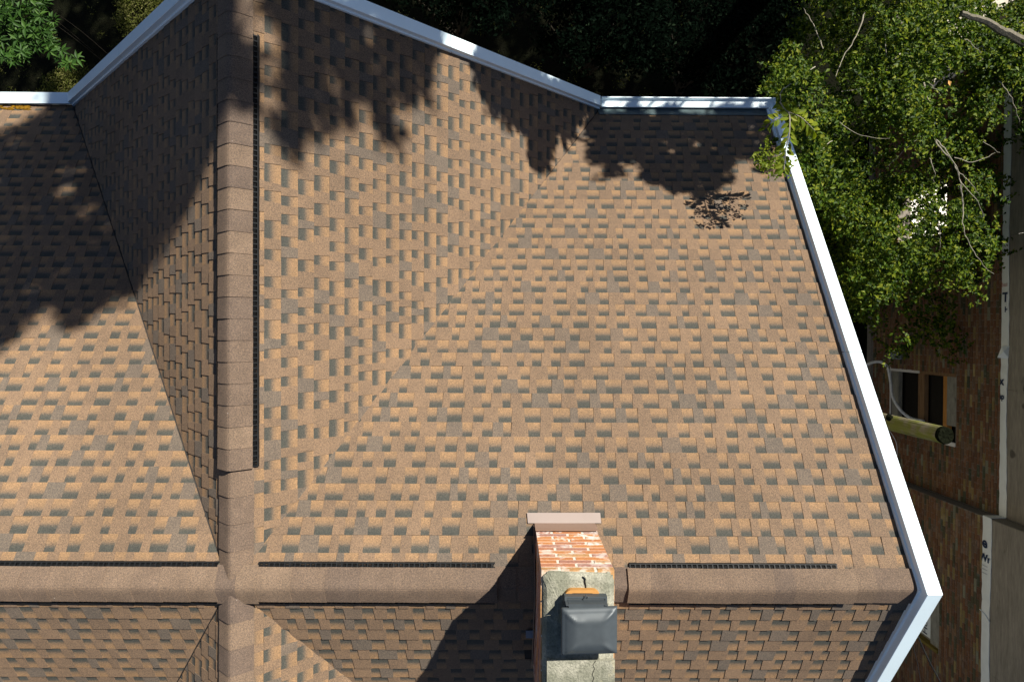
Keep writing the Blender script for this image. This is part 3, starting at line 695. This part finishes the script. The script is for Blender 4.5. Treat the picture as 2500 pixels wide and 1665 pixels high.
# pole, conduit and cables in the gap ------------------------------------------------
PT = P(2309, 1063, 9.7); r = random.Random(4)
PTOP = PT
pole = root('utility_pole', (PT.x, PT.y, 0), 'short mossy wooden utility pole stub standing between the white rake and the brick wall', 'pole')
n = 20; secs = []
ph = [r.uniform(.95, 1.05) for _ in range(n)]
for z in [0, 1.5, 3, 4, 4.6, PT.z - .1, PT.z - .035]:
    rd = .145 - .02 * z / PT.z; secs.append([Vector((PT.x + rd * ph[k] * math.cos(k * 2 * math.pi / n), PT.y + rd * ph[k] * math.sin(k * 2 * math.pi / n), z)) for k in range(n)])
MB().loft(secs).put('shaft', M['pole'], pole)
top = [[PT + Vector(((p.x - PT.x) * s_, (p.y - PT.y) * s_, h + r.uniform(-.008, .008))) for p in secs[-1]] for s_, h in ((1.01, -.05), (1.0, -.01), (.9, .010), (.4, .002))]
MB().loft(top).put('end_grain', M['endgrain'], pole)
kp = P(2172, 1020, 10.95); MB().tube([kp + Vector((.0, .0, .0)), kp + Vector((-.05, .05, .06))], [.06, .03], 8).put('knot', M['endgrain'], pole)
hs = [P(x, y, D) for x, y, D in ((2085, 925, 13.7), (2115, 892, 13.6), (2145, 883, 13.5), (2166, 896, 13.4), (2174, 930, 13.4), (2178, 965, 13.4), (2196, 998, 13.3), (2222, 1020, 13.2), (2255, 1028, 12.9))]
MB().tube(spline(hs), .028, 8).put('conduit', M['hose'], label='pale flexible conduit hose looping in front of the brick wall above the mossy pole', cat='conduit')
for pts, rad, lb in (([(2236, 1540, 9.4), (2262, 1600, 9.2), (2298, 1668, 9.0), (2350, 1760, 8.8)], .010, 'thick black cable crossing the bricks under the boarded window'), ([(2228, 1572, 10.5), (2240, 1620, 10.4), (2248, 1668, 10.3), (2258, 1740, 10.2)], .006, 'thin dark wire left of the thick black cable at the bottom edge')):
    MB().tube(spline([P(*p) for p in pts]), rad, 6).put('cable', M['cable'], label=lb, cat='cable')
MB().tube(spline([P(2391, 1486, 10.6), P(2404, 1498, 10.6), P(2414, 1514, 10.7), P(2420, 1524, 10.8)]), [.002, .006, .007, .007, .007] + [.008] * 14, 5).put('torn_thread', M['wrap'], hw2)
MB().tube(spline([P(2128, 1075, 12.2), P(2160, 1045, 12.1), P(2186, 1075, 12.1), P(2190, 1110, 12.3), P(2184, 1140, 12.5)]), .006, 5).put('cable', M['hose'], label='loose pale wire loop hanging beside the foot of the mossy pole', cat='cable')

# ------------------------------------------------------------------ leaves and trees
def leaves(name, C, size, mat, parent, up=.6, aspect=.5, seed=0, kind=None, tone=None, dirs=None, droop=0.0):
    """many folded leaves: C (n,3) centres"""
    g = np.random.default_rng(seed); C = np.asarray(C, float); n = len(C)
    nrm = g.normal(size=(n, 3)); nrm /= np.linalg.norm(nrm, axis=1)[:, None]; nrm[:, 2] = np.abs(nrm[:, 2]); nrm = nrm * (1 - up) + np.array([0, 0, 1.0]) * up
    nrm /= np.linalg.norm(nrm, axis=1)[:, None]
    d = g.normal(size=(n, 3)) if dirs is None else np.asarray(dirs, float); d[:, 2] -= droop; d -= nrm * (d * nrm).sum(1)[:, None]; d /= np.linalg.norm(d, axis=1)[:, None] + 1e-9
    s_ = np.cross(nrm, d); sz = (size * g.uniform(.65, 1.3, n))[:, None]
    fold = g.uniform(.05, .22, n)[:, None]
    a = C - d * sz * .5; t = C + d * sz * .5 - nrm * sz * .1
    m1 = C - d * sz * .08; l = m1 + s_ * sz * aspect * .5 + nrm * sz * fold; rr = m1 - s_ * sz * aspect * .5 + nrm * sz * fold
    V = np.stack([a, l, t, rr], 1).reshape(-1, 3)
    o_ = np.zeros(3) if parent is None else np.array(WL[parent.name])
    cen = V.mean(0); V = V - cen
    me = bpy.data.meshes.new(name); me.vertices.add(4 * n); me.vertices.foreach_set('co', V.astype(np.float32).ravel())
    idx = np.arange(n)[:, None] * 4; tri = np.concatenate([idx + [0, 2, 1], idx + [0, 3, 2]], 1).reshape(-1)
    me.loops.add(6 * n); me.loops.foreach_set('vertex_index', tri.astype(np.int32))
    me.polygons.add(2 * n); me.polygons.foreach_set('loop_start', np.arange(0, 6 * n, 3, dtype=np.int32)); me.polygons.foreach_set('loop_total', np.full(2 * n, 3, np.int32))
    me.update(); me.validate()
    tn = g.random(n) ** 1.3 if tone is None else np.clip(np.asarray(tone) + g.normal(0, .12, n), 0, 1)
    at = me.attributes.new('tone', 'FLOAT', 'FACE'); at.data.foreach_set('value', np.repeat(tn, 2).astype(np.float32))
    me.materials.append(mat); o = bpy.data.objects.new(name, me); COL.objects.link(o); WL[o.name] = Vector(cen)
    if parent is not None: o.parent = parent
    o.location = Vector(cen - o_)
    if kind: o['kind'] = kind
    return o
def inpoly(p, poly):
    x, y = p; c = False; j = len(poly) - 1
    for i in range(len(poly)):
        if (poly[i][1] > y) != (poly[j][1] > y) and x < (poly[j][0] - poly[i][0]) * (y - poly[i][1]) / (poly[j][1] - poly[i][1]) + poly[i][0]: c = not c
        j = i
    return c
def sample(poly, n, rnd):
    xs = [p[0] for p in poly]; ys = [p[1] for p in poly]; out = []
    while len(out) < n:
        p = (rnd.uniform(min(xs), max(xs)), rnd.uniform(min(ys), max(ys)))
        if inpoly(p, poly): out.append(p)
    return out
def clusters(ctrs, per, rad, seed):
    g = np.random.default_rng(seed); C = np.asarray([tuple(c) for c in ctrs], float)
    o = g.normal(size=(len(C), per, 3)); o /= np.linalg.norm(o, axis=2)[:, :, None]; o *= (g.random((len(C), per, 1)) ** .5) * rad
    return (C[:, None, :] + o).reshape(-1, 3)

# the tree in the picture, right of the house
r = random.Random(12)
T1 = P(2720, -120, 12); tree = root('leafy_tree', (T1.x, T1.y, 0), 'sunlit leafy green tree overhanging the roof corner and the brick wall', 'tree')
MB().tube(spline([(T1.x, T1.y, 0), (T1.x - .1, T1.y - .1, 2.5), P(2640, -30, 10.4), P(2590, 30, 9.7)]), [.26 - .008 * k for k in range(19)], 10).put('trunk', M['bark'], tree)
def branch(pts, r0, r1, mat='twig', name='branch'):
    q = spline([P(*p) for p in pts], 5)
    # small wobble so that twigs are not ruler-straight
    q = [v + Vector((r.uniform(-1, 1), r.uniform(-1, 1), r.uniform(-1, 1))) * .009 for v in q]
    return MB().tube(q, [r0 + (r1 - r0) * i / (len(q) - 1) for i in range(len(q))], 6).put(name, M[mat], tree)
branch([(2590, 150, 9.4), (2500, 103, 9.2), (2450, 78, 9.1), (2410, 55, 9.0), (2348, 34, 8.9)], .075, .032, 'bark', 'limb')
branch([(2185, 42, 9.6), (2200, 62, 9.4), (2206, 85, 9.5), (2212, 115, 9.9)], .045, .03, 'bark', 'limb')
for pts, a, b in (([(2212, 115, 9.9), (2170, 160, 9.3), (2162, 178, 9.2), (2130, 210, 9.2), (2055, 224, 9.2)], .022, .006), ([(2162, 178, 9.2), (2163, 120, 9.1), (2160, 85, 9.1)], .013, .006), ([(2130, 208, 9.2), (2128, 235, 9.2), (2118, 262, 9.3)], .010, .004),
                  ([(2185, 190, 9.1), (2205, 225, 9.1), (2218, 255, 9.1), (2250, 285, 9.2)], .011, .005), ([(2250, 190, 9.0), (2265, 235, 8.9), (2282, 270, 9.0)], .018, .008), ([(2252, 190, 9.0), (2280, 215, 8.9), (2298, 236, 9.0)], .009, .004),
                  ([(2284, 345, 9.0), (2296, 362, 8.9), (2330, 400, 8.9), (2348, 448, 8.9), (2385, 490, 9.0), (2400, 530, 9.2)], .015, .005), ([(2346, 450, 8.9), (2350, 500, 9.0), (2352, 555, 9.0), (2368, 600, 9.1), (2395, 640, 9.1), (2425, 670, 9.3)], .013, .004),
                  ([(2330, 385, 8.9), (2375, 395, 9.0), (2430, 375, 9.2)], .008, .003), ([(2400, 345, 9.0), (2440, 375, 9.1)], .007, .003), ([(2355, 95, 9.0), (2372, 108, 9.0), (2395, 130, 9.1)], .010, .004),
                  ([(2030, 345, 8.6), (2010, 362, 8.4), (1990, 385, 8.3), (1975, 400, 8.3)], .009, .003), ([(1930, 205, 8.2), (1908, 225, 8.0), (1904, 250, 7.4)], .009, .007), ([(1990, 165, 9.2), (1940, 195, 8.6), (1930, 205, 8.2)], .012, .009),
                  ([(2250, 330, 9.2), (2215, 360, 9.3), (2170, 405, 9.5)], .009, .004), ([(2270, 385, 9.3), (2282, 420, 9.3), (2278, 450, 9.4)], .010, .004), ([(2290, 545, 9.6), (2296, 580, 9.6), (2294, 612, 9.7)], .009, .004),
                  ([(2110, 30, 9.6), (2090, 90, 9.6), (2060, 140, 9.6), (2040, 190, 9.5)], .016, .006), ([(2440, 200, 9.1), (2470, 240, 9.1), (2490, 300, 9.2)], .010, .004), ([(2010, 120, 9.7), (1985, 60, 9.8), (1960, 20, 9.9)], .012, .006), ([(2285, 340, 8.4), (2310, 370, 8.35), (2335, 410, 8.35), (2345, 445, 8.4), (2352, 500, 8.5)], .013, .005), ([(2340, 420, 8.4), (2368, 445, 8.4), (2392, 478, 8.5)], .008, .003), ([(2050, 300, 8.6), (2100, 330, 8.6), (2170, 340, 8.6)], .007, .003)):
    branch(pts, a * .62, b * .55)
crown = [(1960, -60), (2560, -60), (2560, 330), (2470, 420), (2440, 520), (2435, 640), (2390, 700), (2330, 740), (2250, 700), (2160, 720), (2130, 740), (2105, 640), (2050, 545), (1985, 435), (1900, 445), (1880, 400), (1885, 330), (1910, 270), (1880, 200), (1905, 110)]
holes = [[(2390, -60), (2500, -60), (2490, 60), (2400, 40)], [(2180, 470), (2250, 470), (2250, 590), (2180, 590)], [(2420, 180), (2500, 200), (2500, 330), (2440, 380), (2420, 300)], [(2280, 430), (2325, 440), (2325, 580), (2300, 590)],
         [(2395, 470), (2440, 470), (2440, 560), (2400, 560)], [(1985, 480), (2030, 500), (2070, 620), (2040, 640)]]
def sprays(ctrs, per, length, rad, seed):
    """drooping sprays: leaves along a few short side twigs that leave a common axis"""
    g = np.random.default_rng(seed); out = []; dr = []
    for c in ctrs:
        a = g.uniform(0, 2 * math.pi); ax = np.array([math.cos(a), math.sin(a), g.uniform(-.5, .1)]); L = length * g.uniform(.6, 1.3)
        for k in range(per // 12):
            t = g.uniform(-.5, .5); b = np.array(c) + ax * L * t; a2 = a + g.uniform(-1.2, 1.2); d2 = np.array([math.cos(a2), math.sin(a2), g.uniform(-.7, .1)]) * rad * g.uniform(.7, 1.4)
            u = np.linspace(0, 1, 12)[:, None]
            out.append(b + d2 * u + g.normal(0, .016, (12, 3))); sd = np.where(np.arange(12) % 2, 1, -1)[:, None]
            dr.append(d2 / np.linalg.norm(d2) * .8 + np.array([-d2[1], d2[0], 0]) / np.linalg.norm(d2) * sd + g.normal(0, .35, (12, 3)))
    return np.concatenate(out), np.concatenate(dr)
ctr = []
for p in sample(crown, 215, r):
    ex = abs(p[0] - 2270) / 330; ey = abs(p[1] - 230) / 420; dome = min(1, (ex * ex + ey * ey) ** .5)
    D = 8.3 + dome * 1.0 + r.random() ** 1.2 * 2.6
    if p[0] < 2110 and p[1] < 200: D = r.uniform(10.2, 12.5)
    elif p[0] < 2000: D = 8.0 + (2000 - p[0]) / 120 * -.3 + r.random() * (2.4 if p[1] < 250 else .7)
    for k in range(7):                     # every clump is a handful of sprays, the lower ones shaded by the upper ones
        q = (p[0] + r.gauss(0, 30), p[1] + r.gauss(0, 30))
        if not inpoly(q, crown) or (any(inpoly(q, h) for h in holes) and r.random() < .80): continue
        ctr.append(P(q[0], q[1], D + r.uniform(-.12, .30)))
C0, D0 = sprays(ctr, 60, .40, .20, 1)
leaves('crown', C0, .062, M['leaf'], tree, .42, .55, 2, 'stuff', dirs=D0)
low = [(2040, 640), (2160, 640), (2330, 700), (2390, 820), (2330, 880), (2260, 850), (2180, 860), (2110, 780), (2060, 720)]
ctr = [P(p[0], p[1], r.uniform(11.0, 12.6)) for p in sample(low, 95, r)]
ctr += [P(p[0], p[1], r.uniform(12.6, 14.2)) for p in sample([(1960, 430), (2120, 560), (2160, 760), (2110, 780), (2050, 700), (1990, 560)], 160, r)]
C0, D0 = sprays(ctr, 36, .4, .22, 3); leaves('crown', C0, .065, M['leaf'], tree, .42, .55, 4, 'stuff', dirs=D0)
# the near twig over the roof corner: every leaf of its own
def twig(pts, r0, r1, every, size, seed, side=1.0):
    rr = random.Random(seed); q = spline([P(*p) for p in pts], 6)
    tw = MB().tube(q, [r0 + (r1 - r0) * i / (len(q) - 1) for i in range(len(q))], 6).put('twig', M['twig'], tree)
    k = 0; sd = 1
    for i in range(1, len(q)):
        t = (q[i] - q[i - 1]).normalized()
        if i % every: continue
        sd = -sd; out = t.cross(Vector((0, 0, 1))).normalized() * sd
        d = (t * rr.uniform(.3, .9) + out * rr.uniform(.5, 1.0) + Vector((0, 0, rr.uniform(-.5, .15)))).normalized()
        L = size * rr.uniform(.75, 1.25); nrm = (Vector((0, 0, 1)) + Vector((rr.uniform(-.6, .6), rr.uniform(-.6, .6), 0))).normalized(); s_ = d.cross(nrm).normalized(); nrm = s_.cross(d).normalized()
        b = q[i] + d * .012; V = []; prof = [(0, 0), (.2, .17), (.45, .25), (.7, .18), (1, 0)]
        for a, wd in prof: V += [b + d * L * a + s_ * L * wd + nrm * L * (wd * .45 - a * a * .15), b + d * L * a - nrm * L * a * a * .15, b + d * L * a - s_ * L * wd + nrm * L * (wd * .45 - a * a * .15)]
        Fc = [f_ for j in range(4) for f_ in ([3 * j, 3 * j + 1, 3 * j + 4, 3 * j + 3], [3 * j + 1, 3 * j + 2, 3 * j + 5, 3 * j + 4])]
        put('leaf', V, Fc, M['leaf'], tw, {'tone': [rr.uniform(.6, 1)] * 8}); k += 1
twig([(1904, 250, 6.98), (1916, 268, 6.78), (1927, 280, 6.63), (1928, 310, 6.58), (1926, 335, 6.58), (1920, 355, 6.60), (1917, 375, 6.63), (1915, 400, 6.68), (1914, 415, 6.68)], .007, .003, 1, .085, 1)
twig([(1924, 274, 6.68), (1908, 284, 6.63), (1892, 293, 6.58), (1878, 303, 6.63), (1870, 314, 6.68)], .004, .002, 1, .07, 2)
twig([(1930, 278, 6.68), (1950, 284, 6.68), (1965, 295, 6.73), (1978, 308, 6.78), (1990, 320, 6.83)], .005, .002, 1, .09, 3)
twig([(1922, 272, 6.68), (1938, 279, 6.63), (1948, 282, 6.68)], .004, .002, 1, .06, 5)
twig([(1918, 368, 6.63), (1900, 380, 6.63), (1880, 386, 6.68), (1862, 392, 6.73)], .004, .002, 2, .05, 4)
ctr = [P(p[0], p[1], r.uniform(6.62, 7.0)) for p in sample([(1852, 352), (1880, 340), (1905, 370), (1935, 380), (1938, 425), (1920, 440), (1890, 425), (1850, 415), (1843, 385)], 34, r)]
leaves('crown', clusters(ctr, 11, .06, 5), .04, M['leaf'], tree, .45, .5, 6, 'stuff', tone=np.full(34 * 11, .75))

# undergrowth in the deep shade behind the house
r = random.Random(21)
def bush(poly, n, D0, D1, per, rad, size, mat, label, name='shrub', cat='shrub', seed=1, up=.5, aspect=.5, tone=None, group=None):
    pts = [P(p[0], p[1], r.uniform(D0, D1)) for p in sample(poly, n, r)]
    c = sum(pts, Vector()) / len(pts); b = root(name, (c.x, c.y, 0), label, cat, group)
    st = MB()
    for k in range(0, n, max(1, n // 9)):
        mid = Vector(((pts[k].x + c.x) / 2, (pts[k].y + c.y) / 2, pts[k].z * .5)); st.tube(spline([(c.x + r.uniform(-.1, .1), c.y + r.uniform(-.1, .1), 0), mid, pts[k]], 4), [.04 - .004 * i for i in range(9)], 5)
    st.put('stem', M['dbark'], b)
    leaves('foliage', clusters(pts, per, rad, seed), size, mat, b, up, aspect, seed, 'stuff', tone=tone)
    return b
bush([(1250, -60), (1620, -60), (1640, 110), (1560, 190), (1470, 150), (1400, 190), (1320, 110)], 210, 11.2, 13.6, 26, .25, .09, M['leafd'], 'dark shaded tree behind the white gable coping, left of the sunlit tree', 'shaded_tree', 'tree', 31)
bush([(1540, -60), (1960, -60), (1930, 110), (1880, 235), (1690, 240), (1600, 150)], 290, 10.6, 13.4, 26, .24, .08, M['leafd'], 'shade-darkened green tree behind the stained right gutter, merging into the sunlit tree', 'shaded_tree', 'tree', 32)
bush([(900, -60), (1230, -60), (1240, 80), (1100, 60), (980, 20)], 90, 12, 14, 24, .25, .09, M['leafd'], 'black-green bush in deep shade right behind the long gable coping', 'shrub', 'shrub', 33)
# broad-leaved shrub at the top left: whorls of long leaves
rp = [(-60, -60), (70, -60), (120, 20), (150, 90), (190, 130), (200, 150), (170, 172), (110, 120), (60, 150), (-60, 160)]
wh = [P(p[0], p[1], r.uniform(11.6, 12.6)) for p in sample(rp, 120, r)]; cc = []; dd = []
for q in wh:
    n = r.randint(8, 12); a0 = r.random() * 6
    for k in range(n):
        a = a0 + k * 2 * math.pi / n; d = Vector((math.cos(a), math.sin(a), r.uniform(-.35, .35))); cc.append(q + d * .085); dd.append(d)
c = sum(wh, Vector()) / len(wh); rh = root('broadleaf_shrub', (c.x, c.y, 0), 'broad-leaved green shrub with whorls of long leaves at the top left corner', 'shrub')
st = MB()
for k in range(0, len(wh), 40): st.tube(spline([(wh[k].x * .8 + c.x * .2, wh[k].y * .8 + c.y * .2, 0), Vector((wh[k].x, wh[k].y, wh[k].z * .55)), wh[k]], 4), [.008 - .0006 * i for i in range(9)], 5)
st.put('stem', M['dbark'], rh); leaves('foliage', cc, .15, M['rhodo'], rh, .55, .32, 41, 'stuff', dirs=[tuple(d) for d in dd])
# ground cover, lit in two patches
gp_ = []
for poly, n in (([(290, -60), (420, -60), (400, 60), (330, 110), (290, 60)], 260), ([(110, 190), (170, 160), (210, 170), (190, 240), (110, 245)], 150), ([(-60, -60), (1700, -60), (1700, 260), (-60, 260)], 110)):
    gp_ += [P(p[0], p[1], 14.9 - r.random() * .25) for p in sample(poly, n, r)]
o = leaves('ground_cover', clusters(gp_, 22, .16, 51), .055, M['moss'], None, .5, .3, 52); o['kind'] = 'stuff'

# ------------------------------------------------------------------ tall trees north of the house: their crowns shade the roof and the yard
r = random.Random(33)
def roofpt(px, py):                        # picture point -> point on the roof (highest of the main and cross slopes)
    for D in np.arange(5.0, 9.2, .02):
        q = P(px, py, float(D)); zr_ = max(zmain(q.y) if abs(q.y - YR) < 4.75 else -9, zcross(q.x) if abs(q.x - XR) < 3.3 and q.y < GI + .3 else -9)
        if q.z <= zr_: return q
    return P(px, py, 8.3)
SPOTS = [(1110, 112, 42, 40), (1335, 200, 22, 26), (1480, 252, 18, 22), (1575, 268, 26, 22), (1660, 262, 34, 24), (1715, 270, 22, 22), (1205, 160, 14, 16), (160, 420, 26, 20), (130, 480, 30, 16), (230, 545, 34, 16), (215, 590, 30, 14), (652, 190, 26, 100), (965, 215, 15, 40), (1012, 290, 14, 30), (862, 290, 13, 45), (762, 335, 13, 45), (880, 110, 16, 30), (1275, 330, 8, 40), (800, 210, 26, 30), (700, 210, 16, 40)]
def streak(x, a): return a * max(0, .5 + .5 * math.sin(x * .071 + 1.7 * math.sin(x * .023)) * .8 + .3 * math.sin(x * .19 + 2))
def casters(poly, n, L0, L1, fn, st=0):
    out = []
    for p in sample(poly, n, r):
        if st and not inpoly((p[0] - streak(p[1] * 1.7, 12), p[1] + streak(p[0], st)), poly): continue
        if any(abs(p[0] - a) < w_ and abs(p[1] - b) < h_ for a, b, w_, h_ in SPOTS): continue
        q = fn(*p) + S * (r.uniform(L0, L1) / math.cos(SUN_EL))
        if not inframe(q, 60): out.append(q)
    return out
def tall_tree(pts, per, rad, size, label, seed, up=.5):
    c = sum(pts, Vector()) / len(pts); t = root('tall_tree', (c.x, c.y + .8, 0), label, 'tree', 'tall trees shading the house')
    mb = MB().tube(spline([(c.x, c.y + .8, 0), (c.x + .15, c.y + .6, c.z * .5), (c.x, c.y + .3, c.z)], 5), [.32 - .022 * k for k in range(11)], 9)
    mb.put('trunk', M['dbark'], t); bm_ = MB()
    for k in range(0, len(pts), max(1, len(pts) // 14)):
        b = Vector((c.x + .1, c.y + .6, c.z * r.uniform(.5, .85))); e = pts[k]; bm_.tube(spline([b, b.lerp(e, .5) + Vector((0, 0, .3)), e], 4), [.07 - .0075 * i for i in range(9)], 5)
    bm_.put('limb', M['dbark'], t)
    leaves('crown', clusters(pts, per, rad, seed), size, M['leaft'], t, up, .6, seed, 'stuff')
    return t
left = [(-90, 380), (60, 300), (180, 262), (330, 120), (480, -20), (520, 120), (512, 330), (478, 455), (425, 545), (372, 620), (340, 690), (300, 740), (215, 752), (190, 815), (110, 795), (60, 800), (0, 870), (-90, 920)]
A = casters(left, 1000, 9, 13.5, roofpt, 50)
A += casters([(100, 240), (180, 255), (470, -10), (400, -30), (280, 90)], 90, 9, 12, roofpt)
tall_tree(A, 9, .16, .17, 'tall leafy tree to the north whose crown shades the left roof slopes', 61)
mid = [(640, -60), (760, -40), (850, -10), (1045, 70), (1068, 175), (1055, 250), (1012, 310), (975, 375), (938, 405), (905, 380), (850, 335), (810, 370), (760, 365), (712, 405), (670, 370), (645, 290), (655, 150), (640, 60)]
B = casters(mid, 270, 8, 11.5, roofpt, 120) + casters([(505, 120), (618, 140), (618, 260), (560, 290), (505, 270)], 34, 7, 10, roofpt)
for blob in ([(705, 60), (790, 60), (800, 250), (740, 300), (700, 200)], [(830, 70), (1000, 90), (1010, 240), (930, 320), (860, 260)]): B += casters(blob, 60, 7.5, 11, roofpt, 60)
tall_tree(B, 8, .125, .14, 'tall leafy tree to the north whose crown dapples the slope right of the cross ridge', 62)
rgt = [(1150, 130), (1330, 190), (1480, 262), (1880, 270), (1895, 330), (1868, 425), (1800, 435), (1745, 465), (1690, 500), (1640, 500), (1600, 470), (1500, 440), (1440, 430), (1428, 330), (1400, 375), (1370, 360), (1330, 410), (1302, 440), (1265, 380), (1240, 320), (1205, 285), (1152, 215)]
C_ = casters(rgt, 1150, 3.8, 6.0, roofpt, 70)
C_ += casters([(1872, 268), (1925, 275), (1962, 372), (1925, 395), (1885, 330)], 60, 3.8, 6, roofpt) + casters([(1870, -60), (2110, -60), (2130, 40), (2060, 190), (1890, 235)], 260, 4.5, 8, lambda x, y: P(x, y, 11.2))
C_ += casters([(900, 20), (1060, 75), (1050, 110), (900, 50)], 25, 4, 6, roofpt) + casters([(1160, 110), (1480, 240), (1480, 275), (1160, 160)], 60, 4, 6, roofpt)
tall_tree(C_, 9, .11, .125, 'leafy tree to the north whose crown shades the right eave', 63)
# canopy over the yard, with a few gaps for sun patches
gfn = lambda px, py: P(px, py, 14.6)
yard = [(-150, -250), (2050, -250), (1900, 260), (1480, 240), (870, -30), (600, -200), (420, -20), (150, 250), (-150, 250)]
gaps = [[(295, -40), (400, -40), (385, 70), (330, 105), (300, 60)], [(120, 185), (200, 170), (190, 240), (125, 240)], [(0, -60), (80, -40), (190, 140), (120, 120), (40, 20)]]
pts = [p for p in sample(yard, 1500, r) if not any(inpoly(p, g_) for g_ in gaps)]
cn = [gfn(*p) + S * (r.uniform(7, 12) / math.cos(SUN_EL)) for p in pts]; cn = [q for q in cn if not inframe(q, 60)]
for k, (lo, hi) in enumerate(((-99, 0.5), (.5, 5.0), (5.0, 99))):
    sub = [q for q in cn if lo <= q.x < hi]
    if sub: tall_tree(sub, 9, .2, .2, ('tall tree of the grove over the yard, west end', 'tall tree of the grove over the yard, middle', 'tall tree of the grove over the yard, east end')[k], 70 + k)
# a single falling leaf
q = P(2318, 203, 5.0); MB().add([q + Vector((-.008, .018, 0)), q + Vector((.012, .006, .006)), q + Vector((.008, -.022, -.004)), q + Vector((-.012, -.006, .004)), q], [[0, 3, 4], [3, 2, 4], [2, 1, 4], [1, 0, 4]]).put('falling_leaf', M['fall'], label='single dry orange leaf falling in front of the sunlit tree', cat='leaf')
